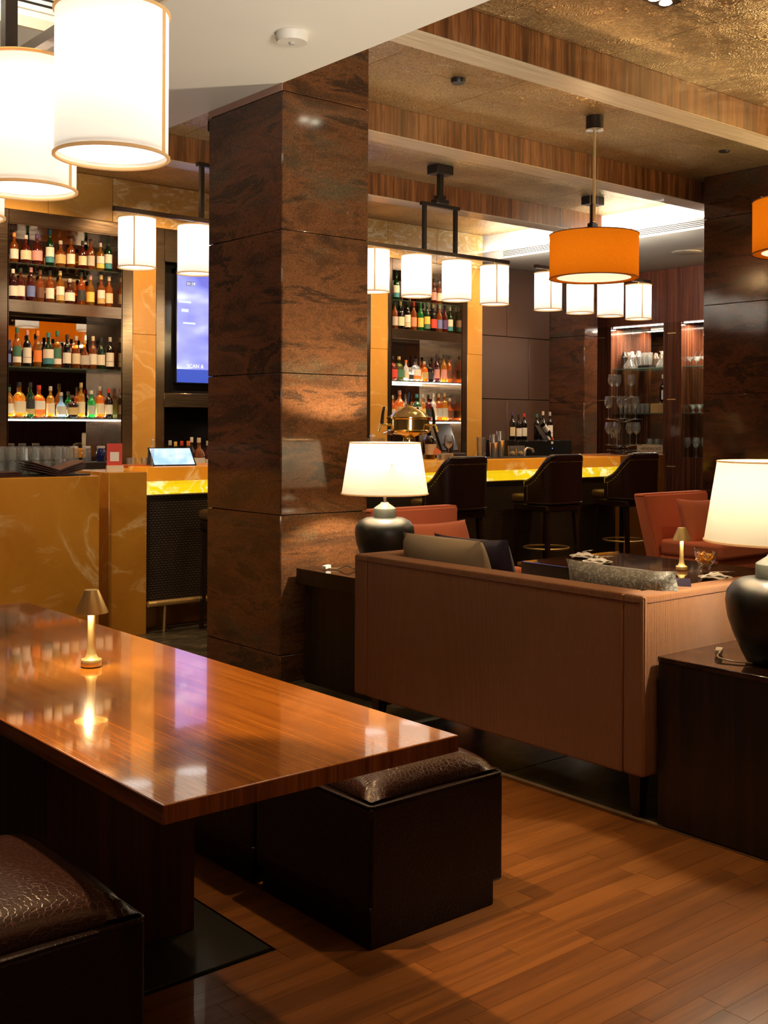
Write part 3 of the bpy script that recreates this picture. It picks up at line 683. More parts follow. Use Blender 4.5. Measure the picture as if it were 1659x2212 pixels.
# ------------------------------------------------------------------ dining table, stools, brass lamp
e = empty('dining_table', (1.098, 1.98, 0)); tag(e, 'long glossy orange-brown wooden table in the foreground', 'table')
box('tabletop', 0, .80, 0, 2.62, .71, .75, TABLE_TOP, e, .003, 2)
box('edge_band', .001, .799, -.0015, .0015, .711, .748, TABLE_EDGE, e); box('edge_band', -.0015, .001, .001, 2.61, .711, .748, TABLE_SIDE, e)
box('pedestal', .17, .632, .95, 2.45, 0, .71, PEDESTAL, e, .002, 1); box('apron', .12, .68, .60, 2.55, .66, .71, PEDESTAL, e)
def brass_lamp(x, y, z, label, rz=0):
    e = empty('brass_lamp', (x, y, z), rz); tag(e, label, 'table lamp', 'small brass table lamps')
    lathe('base', [(.0305, .003), (.0315, .006), (.0315, .022), (.030, .024)], LAMP_BRASS, e, 36)
    lathe('foot_pad', [(.029, 0), (.029, .003)], BLACKM, e, 24)
    prof = [(.026, .024), (.019, .030), (.0145, .042), (.0125, .065), (.0115, .11), (.0108, .19)]
    lathe('stem', prof, LAMP_BRASS, e, 36)
    lathe('shade', [(.0505, .166), (.0505, .168), (.0225, .234), (.0215, .2365), (.001, .2365)], LAMP_BRASS, e, 48, cap=False)
    lathe('led_ring', [(.022, .188), (.012, .188)], LEDW, e, 24, cap=False)
    lamp('POINT', 'led', (.02*math.cos(-2.4), .02*math.sin(-2.4), .178), 2.3, (1, .80, .48), .008, parent=e)
brass_lamp(1.549, 3.247, .75, 'small brushed brass cordless lamp standing on the long wooden table')
brass_lamp(5.29, 3.743, .70, 'small brushed brass cordless lamp on the dark lounge table beside the snack bowl')
def cube_stool(x0, y0, w, d, h, label, plinth=True):
    e = empty('cube_ottoman', (x0, y0, 0)); tag(e, label, 'stool', 'dark crocodile leather cube stools')
    box('body', 0, w, 0, d, .066, h, CROC, e, .012, 3)
    box('plinth', -.0006, w-.042, -.0006, d-.04, 0, .12, CROC, e, .004, 1)
    tube('piping', [(.012, .004, h), (w-.012, .004, h), (w-.004, .012, h), (w-.004, d-.012, h), (w-.012, d-.004, h), (.012, d-.004, h), (.004, d-.012, h), (.004, .012, h)], .006, CROC, e, 6, True)
    p = pillow('cushion', w*.96, d*.96, .16, CROC_TOP_LIT, e, 20, .42); p.location = (w/2, d/2, h+.012)
    return e
cube_stool(2.044, 2.49, .541, .59, .405, 'dark brown crocodile-leather cube stool at the front right corner of the table')
cube_stool(2.044, 3.095, .541, .59, .405, 'dark cube stool half hidden under the table behind the front right stool')
cube_stool(.655, 2.23, .541, .60, .415, 'dark crocodile-leather cube stool in the lower left corner with shiny top')

# ------------------------------------------------------------------ sofa
e = empty('sofa', (3.45, 2.605, 0)); tag(e, 'terracotta brown ribbed box sofa seen from behind', 'sofa')
Ls, Dp, T = 1.737, .86, .10
def rbox(name, x0, x1, y0, y1, z0, z1, m, p, bev=.02): return box(name, x0, x1, y0, y1, z0, z1, m, p, bev, 4)
rbox('back', 0, T+.02, T, Ls-T, .185, .866, SOFA, e, .008)
rbox('arm', 0, Dp, 0, T-.001, .185, .866, SOFA, e, .013); rbox('arm', 0, Dp, Ls-T+.001, Ls, .185, .866, SOFA, e, .013)
rbox('seat_base', T, Dp-.02, T, Ls-T, .185, .34, SOFA, e, .01)
for a in (0, 1): rbox('seat_cushion', T, Dp+.01, T+a*(Ls-2*T)/2+.004, T+(a+1)*(Ls-2*T)/2-.004, .34, .47, SOFA, e, .03)
sm_ = tube('seam', [(-.0005, .02, .838), (-.0005, Ls-.02, .838)], .0022, SOFA_SEAM, e, 6)
tube('seam', [(.02, -.0005, .838), (Dp-.02, -.0005, .838)], .0022, SOFA_SEAM, e, 6)
for (x, y) in ((.09, .09), (.09, Ls-.09), (Dp-.09, .09), (Dp-.09, Ls-.09)):
    lathe('leg', [(.024, 0), (.042, .185)], simple('dark wood leg', (.018, .009, .006), .4), e, 4, c=(x, y, 0), sq=0)
def put_pillow(w, h, t, m, loc, rot, label, extra=None):
    p = pillow('cushion', w, h, t, m); p.location = loc; p.rotation_euler = rot; tag(p, label, 'cushion', 'scatter cushions on the sofa')
    if extra: extra(p, w, h, t)
    return p
# cushions lean on the inner side of the back: local y up, z towards +x
def lean(rx, rz): return (Matrix.Rotation(rz, 3, 'Z') @ Matrix.Rotation(rx, 3, 'X')).to_euler()
put_pillow(.54, .46, .20, GREYP_F, (3.725, 3.94, .755), lean(1.24, PI/2), 'plain taupe cushion leaning in the far left corner of the brown sofa')
def navy_patch(p, w, h, t):
    lathe('satin_flower', [(.001, t*.515), (.07, t*.50)], simple('grey blue satin', (.05, .07, .08), .35), p, 9, cap=False, ry=.7, c=(.09, -.02, 0))
put_pillow(.46, .46, .14, NAVY, (3.93, 3.95, .745), lean(1.2, PI/2+.12), 'dark navy satin cushion behind the plain taupe cushion', navy_patch)
put_pillow(.55, .44, .16, DAMASK, (3.70, 2.87, .735), lean(1.25, PI/2), 'grey leaf-patterned damask cushion at the near end of the brown sofa')
put_pillow(.54, .44, .13, NAVY, (3.88, 2.90, .70), lean(1.15, PI/2-.04), 'dark navy cushion just behind the grey patterned cushion')

# ------------------------------------------------------------------ lounge table and what lies on it
e = empty('lounge_table', (4.897, 2.6, 0)); tag(e, 'dark glossy wooden lounge table between sofa and red armchairs', 'table')
box('tabletop', 0, .812, 0, 1.98, .665, .70, LOUNGE_TOP, e, .003, 1); box('pedestal', .18, .63, .5, 1.5, 0, .665, MACASSAR, e)
box('edge', -.002, 0, .001, 1.979, .60, .698, simple('matt ebony edge', (.018, .008, .005), .7, spec=.08), e); box('edge', .001, .811, 1.98, 1.982, .60, .698, MACASSAR, e)
def plate_set(x, y, z, rz, label, nlabel, seedv, fork=True):
    p = lathe('side_plate', [(.045, 0), (.06, .002), (.088, .010), (.089, .012), (.062, .006), (.001, .005)], PLATE, None, 40); p.location = (x, y, z); tag(p, label, 'plate', 'side plates on the lounge table')
    bm = bmesh.new(); n = 18
    for lay, (sx_, sy_, r_, ox) in enumerate(((.17, .12, 0, 0), (.15, .105, .18, .008))):
        g = []
        for i in range(n+1):
            row = []
            for j in range(n+1):
                u, v = i/n-.5, j/n-.5
                q = 1-.5*(u+.5)*(lay > 0)
                zz = .014+lay*.008+.0035*math.sin(6*u+seedv+lay)+.003*math.cos(9*v+lay*2)+(.007-.003*lay)*math.exp(-((v-.1+.4*u)/.10)**2)
                zz -= .010*max(0, math.hypot(u*1.7, v*1.5)-.62)
                a = r_+.3*seedv; X = u*sx_+ox; Yv = v*sy_*q
                row.append(bm.verts.new((X*math.cos(a)-Yv*math.sin(a), X*math.sin(a)+Yv*math.cos(a), zz)))
            g.append(row)
        for i in range(n):
            for j in range(n): bm.faces.new((g[i][j], g[i+1][j], g[i+1][j+1], g[i][j+1]))
    nk = fin(bm, 'napkin', NAPKIN, None, 60); nk.location = (x, y, z+.003); nk.rotation_euler = (0, 0, rz)
    md = nk.modifiers.new('t', 'SOLIDIFY'); md.thickness = .0015
    tag(nk, nlabel, 'napkin', 'folded white napkins')
    if fork:
        f = empty('fork', (x, y, z+.036), rz); tag(f, 'steel fork lying on '+fork, 'fork', 'forks on the napkins')
        box('handle', -.02, .06, -.004, .004, 0, .0025, CHROME, f, .001, 1); box('fork_head', .06, .075, -.011, .011, 0, .0025, CHROME, f, .001, 1)
        for k in range(4): box('tine', .075, .105, -.010+k*.0056, -.0072+k*.0056, 0, .002, CHROME, f)
plate_set(5.33, 4.47, .70, .2, 'white side plate farthest back on the lounge table', 'white napkin folded on the farthest plate', 1, 'the farthest napkin, handle to the right')
plate_set(5.17, 4.235, .70, -.3, 'white side plate behind the grey patterned cushion', 'white napkin folded behind the grey patterned cushion', 2, 'the napkin behind the patterned cushion')
plate_set(5.13, 3.42, .70, -.5, 'white side plate beside the large lamp, in front of the snack bowl', 'white napkin folded on the plate nearest the large lamp', 3, 'the napkin nearest the large lamp, tines up')
# slanted glass bowl with snacks
e = empty('snack_bowl', (5.282, 3.585, .70), .3); tag(e, 'slanted clear glass bowl of orange snacks on the lounge table', 'bowl')
bm = bmesh.new(); alathe(bm, [(.032, 0), (.034, .012), (.022, .020), (.030, .030), (.034, .036), (.030, .040)], 24); fin(bm, 'glass_foot', BOWL, e, 40)
bw = lathe('glass_bowl', [(.018, .036), (.040, .050), (.056, .085), (.060, .125), (.057, .128), (.052, .09), (.036, .056), (.01, .045)], BOWL, e, 32, cap=False)
sh = Matrix.Shear('XY', 4, (-.25, 0)) if False else None
for v in bw.data.vertices: v.co.z += .28*v.co.y*max(0, (v.co.z-.05))/.08
bm = bmesh.new(); rnd = random.Random(4)
for k in range(150):
    a = rnd.random()*2*PI; r = .048*math.sqrt(rnd.random()); z = .060+.045*rnd.random()+.2*r*math.sin(a)
    if r > .036 and z < .075: r *= .6
    m4 = Matrix.Translation((r*math.cos(a), r*math.sin(a), z)) @ Euler((rnd.random()*3, rnd.random()*3, rnd.random()*3)).to_matrix().to_4x4() @ Matrix.Diagonal((1.6, .9, .45, 1))
    bmesh.ops.create_icosphere(bm, subdivisions=1, radius=.0068, matrix=m4)
sn = fin(bm, 'snacks', simple('orange snack', (.95, .45, .04), .5), e, 50); sn['kind'] = 'stuff'
tube('spoon', [(-.075, -.01, .12), (-.03, -.02, .10), (.02, -.01, .085)], .003, CHROME, e, 6)

# ------------------------------------------------------------------ red armchairs
def red_chair(x0, x1, yb, label, pil, flare=.06):
    e = empty('armchair', ((x0+x1)/2, yb, 0)); w = (x1-x0)/2; tag(e, label, 'armchair', 'coral red armchairs')
    bm = bmesh.new()   # flared back: wide at the top, narrow at the seat, leaning back
    extrude_poly(bm, [(-w, -.02, .885), (-w+.012, -.02, .90), (w-.012, -.02, .90), (w, -.02, .885), (w-.11, -.12, .20), (-w+.11, -.12, .20)], (0, .13, 0))
    bmesh.ops.bevel(bm, geom=list(bm.edges), offset=.018, segments=3, affect='EDGES'); fin(bm, 'backrest', RED, e, 50)
    box('seat_base', -w+.12, w-.10, -.68, -.06, .14, .37, RED, e, .02, 3); box('seat_cushion', -w+.11, w-.02, -.72, -.10, .37, .51, RED, e, .035, 4)
    for (sx_, y) in ((-1, -.7), (1, -.7), (-1, -.05), (1, -.05)): lathe('leg', [(.02, 0), (.032, .18)], simple('dark wood leg', (.018, .009, .006), .4), e, 8, c=(sx_*(w-.2), y, 0))
    return e
red_chair(5.02, 5.86, 6.14, 'coral red armchair left of centre, behind the taupe cushion', 'left')
red_chair(8.10, 9.06, 6.14, 'coral red armchair at right, in front of the granite column', 'right')
p = pillow('cushion', .62, .42, .16, RED, None, 18, .36); p.location = (5.37, 5.80, .62); p.rotation_euler = (1.25, 0, 0); tag(p, 'coral red cushion with tucked folds leaning in the left armchair', 'cushion')
for k in range(4): tube('fold', [(-.19+.07*k, .17, .030), (-.20+.075*k, .10, .068), (-.17+.08*k, .02, .084)], .004, RED, p, 6)
p = pillow('cushion', .52, .42, .16, RED, None, 18, .45); p.location = (8.50, 5.82, .66); p.rotation_euler = (1.2, .06, 0); tag(p, 'coral red cushion leaning in the right armchair', 'cushion')
# ------------------------------------------------------------------ bar stools
def bar_stool(x, y, label):
    e = empty('bar_stool', (x, y, 0)); tag(e, label, 'bar stool', 'dark leather bar stools at the bar')
    # U-shaped shell: path runs left arm front -> back -> right arm front
    path = []
    hw, r, yb, yf = .268, .10, 0, .28
    for k in range(4): path.append((-hw, yf-k*(yf-r)/4))
    for k in range(7):
        a = PI+k*(PI/2)/6; path.append((-hw+r+r*math.cos(a), r+r*math.sin(a)))
    for k in range(1, 8): path.append((-hw+r+k*(2*hw-2*r)/8, -.012*math.sin(PI*k/8)))
    for k in range(7):
        a = 1.5*PI+k*(PI/2)/6; path.append((hw-r+r*math.cos(a), r+r*math.sin(a)))
    for k in range(1, 5): path.append((hw, r+k*(yf-r)/4))
    n = len(path)
    def top(i):
        px_, py_ = path[i]
        s = max(0, min(1, (py_-.012)/(yf-.012)))
        return 1.215-.225*(1-(1-s)**1.9) if py_ > .012 else 1.215
    nv = 8; bm = bmesh.new(); out, inn = [], []
    for i, (px_, py_) in enumerate(path):
        cx_, cy_ = 0, .14; d = Vector((px_-cx_, (py_-cy_)*1.0, 0)).normalized()
        ro, ri = [], []; tz = top(i)
        for k in range(nv+1):
            z = .80+(tz-.80)*k/nv; fl = .965+.035*k/nv
            ro.append(bm.verts.new((px_*fl, (py_-.1)*fl+.1, z))); ri.append(bm.verts.new((px_*fl-d.x*.045, (py_-.1)*fl+.1-d.y*.045, z)))
        out.append(ro); inn.append(ri)
    for i in range(n-1):
        for k in range(nv):
            bm.faces.new((out[i][k], out[i+1][k], out[i+1][k+1], out[i][k+1])); bm.faces.new((inn[i][k+1], inn[i+1][k+1], inn[i+1][k], inn[i][k]))
        bm.faces.new((out[i][nv], out[i+1][nv], inn[i+1][nv], inn[i][nv])); bm.faces.new((out[i][0], inn[i][0], inn[i+1][0], out[i+1][0]))
    for i in (0, n-1):
        for k in range(nv): bm.faces.new((out[i][k], out[i][k+1], inn[i][k+1], inn[i][k]))
    fin(bm, 'backrest', CROC_S, e, 50)
    rail = []
    for i in range(n):
        px_, py_ = path[i]; d = Vector((px_, py_-.14, 0)).normalized(); rail.append((px_-d.x*.02, py_-d.y*.02, top(i)+.004))
    f0 = [(rail[0][0]*.97, rail[0][1]+.004, .80)]; f1 = [(rail[-1][0]*.97, rail[-1][1]+.004, .80)]
    tube('wood_rail', f0+rail+f1, .023, simple('dark stained rail', (.022, .010, .007), .25, coat=.4), e, 8)
    bm = bmesh.new()
    for i in range(n):
        px_, py_ = path[i]; px_ *= .995
        for tt in (0, .5):
            if i == n-1 and tt: continue
            q = path[min(i+1, n-1)]; X = px_+(q[0]-px_)*tt; Yq = py_+(q[1]-py_)*tt; Z = (top(i)*(1-tt)+top(min(i+1, n-1))*tt)-.042
            d = Vector((X, Yq-.14, 0)).normalized(); bmesh.ops.create_cube(bm, size=.006, matrix=Matrix.Translation((X+d.x*.001, Yq+d.y*.001, Z)))
    for s in (-1, 1):
        for k in range(9): bmesh.ops.create_cube(bm, size=.006, matrix=Matrix.Translation((s*hw*.985, yf-.035, .83+k*.015)))
    nt_ = fin(bm, 'nailheads', BRASS, e, 0); nt_['kind'] = 'stuff'
    tube('lower_welt', [(p_[0]*.97, (p_[1]-.1)*.97+.1, .802) for p_ in path], .008, LEATHER, e, 6)
    box('seat_rail', -.235, .235, .03, .45, .72, .795, simple('dark stained rail2', (.022, .010, .007), .25), e, .02, 3)
    box('seat', -.235, .235, .03, .49, .79, .875, SEAT_L, e, .035, 4)
    for (lx, ly, sx_, sy_) in ((-.19, .08, -.02, -.05), (.19, .08, .02, -.05), (-.19, .42, -.02, .04), (.19, .42, .02, .04)):
        bm = bmesh.new(); alathe(bm, [(.018, 0), (.030, .74)], 4)
        o = fin(bm, 'leg', simple('dark stained leg', (.022, .010, .007), .3), e, 0)
        for v in o.data.vertices: k = 1-v.co.z/.74; v.co.x += lx+sx_*k; v.co.y += ly+sy_*k
    tube('foot_ring', circ(.205, 32, .385, 0, .25), .009, BRASS, e, 8, True)
    return e
bar_stool(4.50, 6.73, 'bar stool mostly hidden by the granite column, only one leg showing')
bar_stool(6.55, 6.72, 'dark leather bar stool nearest the granite column')
bar_stool(7.78, 6.72, 'dark leather bar stool in the middle of the three')
bar_stool(8.91, 6.72, 'dark leather bar stool at the right end of the bar')
# ------------------------------------------------------------------ television
e = empty('television', (5.66, 10.0, 1.90)); tag(e, 'wall television with lavender picture in black niche left of the granite column', 'television')
box('casing', 0, 2.16, 0, .045, 0, 1.16, BLACKG, e, .006, 2)
SCR, nt, b = mat('lavender screen'); setp(b, (.02, .02, .03), .2)
v = pos(nt, (1.3, 1, 2.6), (0, .15, 0)); f = noise(nt, v, 1.4, 2, .4)
c = ramp(nt, f, [(.35, (.12, .13, .55)), (.55, (.30, .32, .85)), (.70, (.75, .80, 1.0))])
L(nt, c, b.inputs['Emission Color']); b.inputs['Emission Strength'].default_value = 1.0
sc_ = box('screen', .012, 2.148, -.002, .001, .145, 1.148, SCR, e)
box('blue_band', .012, 2.148, -.002, .001, .012, .145, glow('blue screen band', (.0, .055, .42), .9), e)
def text(name, s, size, m, parent, loc, rot=(PI/2, 0, 0), ext=.0005, align='LEFT'):
    cu_ = bpy.data.curves.new(name, 'FONT'); cu_.body = s; cu_.size = size; cu_.extrude = ext; cu_.align_x = align
    o = bpy.data.objects.new(name, cu_); C.objects.link(o); o.data.materials.append(m); o.parent = parent; o.location = loc; o.rotation_euler = rot
    bpy.context.view_layer.update(); me = bpy.data.meshes.new_from_object(o.evaluated_get(bpy.context.evaluated_depsgraph_get())); bpy.data.objects.remove(o)
    o = bpy.data.objects.new(name, me); C.objects.link(o); o.parent = parent; o.location = loc; o.rotation_euler = rot; return o
TW = glow('white screen text', (.85, .9, 1), 1.0)
box('clock_bar', .115, .20, -.004, -.002, .985, 1.03, glow('slate screen bar', (.10, .12, .30), .8), e)
text('clock_text', '01:29', .042, TW, e, (.122, -.005, .992))
text('caption_text', 'SCAN &', .055, TW, e, (.125, -.004, .16))
for (x0, x1, z, t) in ((.03, .17, .81, .02), (.08, .22, .60, .018), (.06, .14, .72, .03)): box('picture_streak', x0, x1, -.0035, -.002, z, z+t, glow('pale streak', (.55, .62, 1), 1.0), sc_)
# ------------------------------------------------------------------ bottles
def bottle(x, y, z, spec, label, group, cat='bottle'):
    """spec: (shape, height, radius, liquid, paper, paper2, cap)"""
    shape, h, r, liq, pap, pap2, capc = spec
    neck = r*.36; sq = 0; rx = 1
    if shape == 'tall': pr = [(r*.9, 0), (r, .006), (r, h*.60), (r*.8, h*.66), (neck, h*.74), (neck*.9, h*.90), (neck, h*.92)]
    elif shape == 'wine': pr = [(r*.9, 0), (r, .006), (r, h*.60), (r*.75, h*.68), (neck*.95, h*.76), (neck*.85, h*.93), (neck, h*.95)]
    elif shape == 'squat': pr = [(r*.95, 0), (r*1.1, .006), (r*1.15, h*.45), (r*1.0, h*.58), (neck*1.1, h*.68), (neck, h*.86), (neck*1.1, h*.88)]
    elif shape == 'square': pr = [(r*.95, 0), (r, .006), (r, h*.62), (r*.82, h*.68), (neck, h*.72), (neck, h*.88), (neck*1.1, h*.90)]; sq = .8
    elif shape == 'round': pr = [(r*.6, 0), (r*.95, h*.10), (r*1.2, h*.30), (r*1.05, h*.50), (neck*1.1, h*.64), (neck, h*.84), (neck*1.1, h*.86)]
    elif shape == 'flask': pr = [(r*1.0, 0), (r*1.1, .006), (r*1.15, h*.58), (r*.7, h*.68), (neck, h*.72), (neck, h*.86), (neck*1.1, h*.88)]; sq = .7
    elif shape == 'can': pr = [(r*.9, 0), (r, .004), (r, h*.95), (r*.85, h)]
    bm = bmesh.new(); alathe(bm, pr, 16, sq=sq)
    o = fin(bm, 'bottle', LIQ[liq], None, 50); o.location = (x, y, z); o.rotation_euler = (0, 0, random.uniform(-.25, .1)); tag(o, label, cat, group)
    if shape != 'can':
        zt = pr[-2][1]*h/h if False else pr[-2][1]
        lathe('cap', [(neck*1.12, pr[-3][1]*.0+h*.86), (neck*1.2, h*.87), (neck*1.15, h*1.0), (.001, h*1.0)], PAPER[capc], o, 12)
    def shell(name, z0, z1, m, ex=.0012, a0=-.62*PI-.35*PI, a1=-.03*PI):
        bm = bmesh.new(); n = 10; ra = [[], []]
        rr = max(p[0] for p in pr if p[1] <= h*.6)+ex
        for k in range(n+1):
            a = a0+(a1-a0)*k/n; ca, sa = math.cos(a), math.sin(a); q = 1+(1/max(abs(ca), abs(sa))-1)*sq if sq else 1
            for t, z_ in enumerate((z0, z1)): ra[t].append(bm.verts.new((rr*q*ca, rr*q*sa, z_)))
        for k in range(n): bm.faces.new((ra[0][k], ra[0][k+1], ra[1][k+1], ra[1][k]))
        fin(bm, name, m, o, 60)
    if pap:
        if pap2: shell('paper_label', h*.26, h*.52, PAPER[pap]); shell('lower_label', h*.10, h*.25, PAPER[pap2], .0014)
        else: shell('paper_label', h*.14, h*.46, PAPER[pap])
    return o
SH = {'t': 'tall', 'w': 'wine', 's': 'squat', 'q': 'square', 'r': 'round', 'f': 'flask', 'c': 'can'}
def row(name, where, y, z, items, h0=.30):
    for k, (x, s, hf, liq, pap, pap2, cap) in enumerate(items):
        r = {'t': .038, 'w': .037, 's': .042, 'q': .038, 'r': .040, 'f': .046, 'c': .033}[s]
        words = liq+' bottle' if s != 'c' else liq+' can'
        shp = {'t': 'tall', 'w': 'slim', 's': 'squat', 'q': 'square', 'r': 'round-bodied', 'f': 'flat-sided', 'c': 'small'}[s]
        lab = shp+' '+words+(' with '+pap+' label' if pap and pap != 'clear' else '')+', '+ORD[k]+' from left on '+where
        bottle(x, y+random.uniform(-.015, .015), z, (SH[s], h0*hf, r, liq, pap, pap2, cap), lab, name)
row('bottles on the top glass shelf, left unit', 'top shelf, left unit', 10.03, 2.947, [
    (4.02, 't', .93, 'amber', 'white', None, 'orange'), (4.12, 's', .88, 'red', 'cream', None, 'silver'), (4.23, 's', .95, 'red', 'pink', None, 'purple'), (4.35, 't', 1.12, 'green', 'white', 'teal', 'teal'),
    (4.46, 's', .84, 'amber', 'gold', None, 'clear'), (4.56, 't', .98, 'amber', 'white', None, 'brown'), (4.67, 't', .90, 'red', 'cream', None, 'black'), (4.76, 't', 1.0, 'amber', 'silver', None, 'brown'),
    (4.85, 't', .90, 'gold', 'white', 'yellow', 'clear'), (4.94, 't', 1.08, 'green', 'white', 'teal', 'green')])
row('bottles on the steel shelf, left unit', 'steel shelf, left unit', 10.03, 2.606, [
    (4.0, 't', .95, 'purple', 'white', None, 'white'), (4.07, 't', 1.0, 'red', 'white', None, 'black'), (4.17, 't', 1.05, 'red', 'blue', None, 'pink'), (4.26, 't', 1.0, 'amber', 'brown', None, 'brown'),
    (4.36, 't', 1.02, 'amber', 'white', None, 'black'), (4.45, 't', 1.03, 'gold', 'white', 'gold', 'gold'), (4.55, 's', .82, 'red', 'white', None, 'silver'), (4.66, 't', 1.05, 'amber', 'black', None, 'black'),
    (4.76, 't', .98, 'gold', 'yellow', None, 'pink'), (4.86, 't', 1.02, 'amber', 'white', 'gold', 'gold'), (4.95, 't', 1.0, 'orange', 'cream', None, 'cream')])
row('bottles on the middle glass shelf, left unit', 'middle shelf, left unit', 10.03, 2.010, [
    (3.95, 'c', .80, 'navy', 'blue', None, 'white'), (4.04, 't', 1.18, 'gold', 'green', 'white', 'green'), (4.14, 't', 1.12, 'dark', 'white', 'white', 'pink'), (4.24, 't', 1.12, 'gold', 'orange', None, 'orange'),
    (4.34, 's', 1.08, 'green', 'white', 'teal', 'teal'), (4.43, 't', 1.15, 'gold', 'green', 'white', 'green'), (4.52, 't', 1.05, 'dark', 'white', None, 'black'), (4.61, 't', 1.02, 'amber', 'cream', None, 'silver'),
    (4.70, 'r', .92, 'amber', 'silver', None, 'gold'), (4.79, 't', 1.05, 'amber', 'white', None, 'cream'), (4.87, 'w', 1.02, 'green', 'white', None, 'black'), (4.96, 't', 1.05, 'dark', 'white', 'white', 'silver')])
row('bottles on the lit bottom shelf, left unit', 'lit bottom shelf, left unit', 10.03, 1.545, [
    (3.97, 't', .92, 'gold', 'white', None, 'green'), (4.07, 'f', 1.08, 'gold', 'cream', None, 'black'), (4.17, 't', 1.08, 'green', 'black', 'gold', 'black'), (4.26, 'f', 1.0, 'orange', 'white', 'orange', 'red'),
    (4.37, 't', .98, 'gold', 'cream', None, 'clear'), (4.47, 'r', .80, 'blue', 'clear', None, 'silver'), (4.58, 'f', .72, 'dark', 'gold', None, 'brown'), (4.67, 't', 1.12, 'gold', 'cream', None, 'gold'),
    (4.77, 't', .88, 'bright green', 'grey', None, 'white'), (4.86, 'q', 1.02, 'orange', 'cream', None, 'silver'), (4.95, 't', .95, 'dark', 'white', None, 'red')])
row('bottles on the back counter by the television', 'back counter under television', 9.62, 1.001, [
    (5.38, 't', 1.12, 'dark', 'white', None, 'silver'), (5.44, 't', 1.08, 'green', 'silver', None, 'yellow'), (5.51, 't', 1.10, 'dark', 'white', None, 'red'), (5.58, 's', 1.10, 'clear', 'yellow', None, 'orange'),
    (5.63, 't', 1.22, 'dark', 'cream', None, 'white'), (5.70, 'f', 1.20, 'amber', 'white', None, 'cream'), (5.80, 't', 1.10, 'red', 'white', None, 'silver')])
row('bottles on the top glass shelf, right unit', 'top shelf, right unit', 10.03, 2.947, [
    (8.57, 't', 1.1, 'green', 'white', 'teal', 'green'), (9.16, 't', 1.0, 'red', 'pink', None, 'black'), (9.27, 't', 1.0, 'amber', 'white', None, 'silver')])
row('bottles on the steel shelf, right unit', 'steel shelf, right unit', 10.03, 2.606, [
    (8.55, 't', 1.08, 'amber', 'silver', None, 'black'), (8.64, 'q', 1.10, 'dark', 'cream', None, 'gold'), (8.74, 't', 1.15, 'dark', 'white', 'cream', 'black'), (8.85, 't', 1.15, 'amber', 'coral', None, 'red'),
    (8.95, 't', 1.15, 'bright green', 'yellow', None, 'green'), (9.05, 't', 1.15, 'green', 'yellow', 'green', 'green'), (9.15, 'q', 1.12, 'dark', 'red', None, 'gold'), (9.25, 't', 1.12, 'amber', 'blue', None, 'silver'),
    (9.35, 't', 1.12, 'red', 'purple', None, 'black'), (9.44, 't', 1.08, 'green', 'white', 'teal', 'clear')])
row('bottles on the lit middle shelf, right unit', 'lit middle shelf, right unit', 10.03, 2.010, [
    (8.53, 'f', .95, 'red', 'red', None, 'black'), (8.63, 'f', .95, 'olive', 'green', None, 'gold'), (8.73, 't', .82, 'white', 'cream', None, 'orange'), (8.80, 's', .55, 'clear', 'black', None, 'silver'),
    (8.89, 'f', .90, 'clear', 'white', 'orange', 'black'), (9.01, 'q', .80, 'orange', 'gold', None, 'clear'), (9.12, 'q', .84, 'dark', 'black', None, 'black'), (9.23, 't', 1.12, 'purple', 'pink', None, 'black'),
    (9.33, 't', 1.12, 'gold', 'pink', None, 'black'), (9.43, 't', 1.10, 'amber', 'brown', None, 'black')])
row('bottles on the lit bottom shelf, right unit', 'lit bottom shelf, right unit', 10.03, 1.545, [
    (8.53, 't', .98, 'amber', 'cream', None, 'silver'), (8.64, 'f', 1.18, 'orange', 'gold', None, 'pink'), (8.79, 't', 1.02, 'gold', 'cream', None, 'black'), (8.90, 'f', 1.05, 'green', 'white', 'teal', 'teal'),
    (8.99, 't', 1.05, 'gold', 'yellow', None, 'silver'), (9.08, 'q', 1.04, 'red', 'black', None, 'black'), (9.17, 't', 1.10, 'white', 'cream', None, 'cream'), (9.26, 'q', 1.10, 'amber', 'silver', None, 'gold'),
    (9.35, 'q', 1.14, 'gold', 'silver', None, 'gold'), (9.45, 'r', .92, 'amber', 'brown', None, 'silver')])
# fridge with wine
e = empty('bottle_fridge', (9.97, 9.40, .0)); tag(e, 'small black fridge behind the bar carrying red wine bottles', 'fridge')
box('body', 0, 1.0, .03, .55, .99, 1.315, BLACKG, e, .006, 2); box('plinth', .02, .98, .04, .54, 0, .99, BLACKM, e); box('door', .01, .99, 0, .03, 1.0, 1.31, BLACKG, e, .004, 1)
box('indicator', .62, .63, -.002, 0, 1.21, 1.218, glow('blue indicator', (.1, .2, 1), 3), e); box('white_tag', .60, .64, -.002, 0, 1.27, 1.30, PAPER['white'], e)
row('wine bottles on the fridge', 'small black fridge', 9.68, 1.316, [
    (10.17, 'w', 1.12, 'dark', 'cream', None, 'purple'), (10.29, 'w', 1.02, 'dark', 'white', None, 'black'), (10.39, 'w', 1.06, 'dark', 'white', None, 'red'), (10.60, 'w', 1.05, 'dark', None, None, 'green'),
    (10.69, 'w', 1.02, 'dark', None, None, 'black'), (10.74, 'w', 1.16, 'dark', 'white', None, 'cream'), (10.86, 'w', 1.14, 'dark', 'white', 'white', 'silver')], .31)
o = bottle(10.46, 9.50, 1.47, ('wine', .30, .037, 'dark', 'white', None, 'red'), 'dark wine bottle lying tilted in a white cradle on the black fridge', 'tilted wine bottle')
o.rotation_euler = (0, 2.15, .2)
o.location = (10.44, 9.50, 1.49)
bm = bmesh.new(); extrude_poly(bm, [(10.42, 9.44, 1.50), (10.50, 9.44, 1.50), (10.66, 9.44, 1.325), (10.58, 9.44, 1.317)], (0, .09, 0)); cr_ = fin(bm, 'bottle_cradle', PLATE, None, 0)
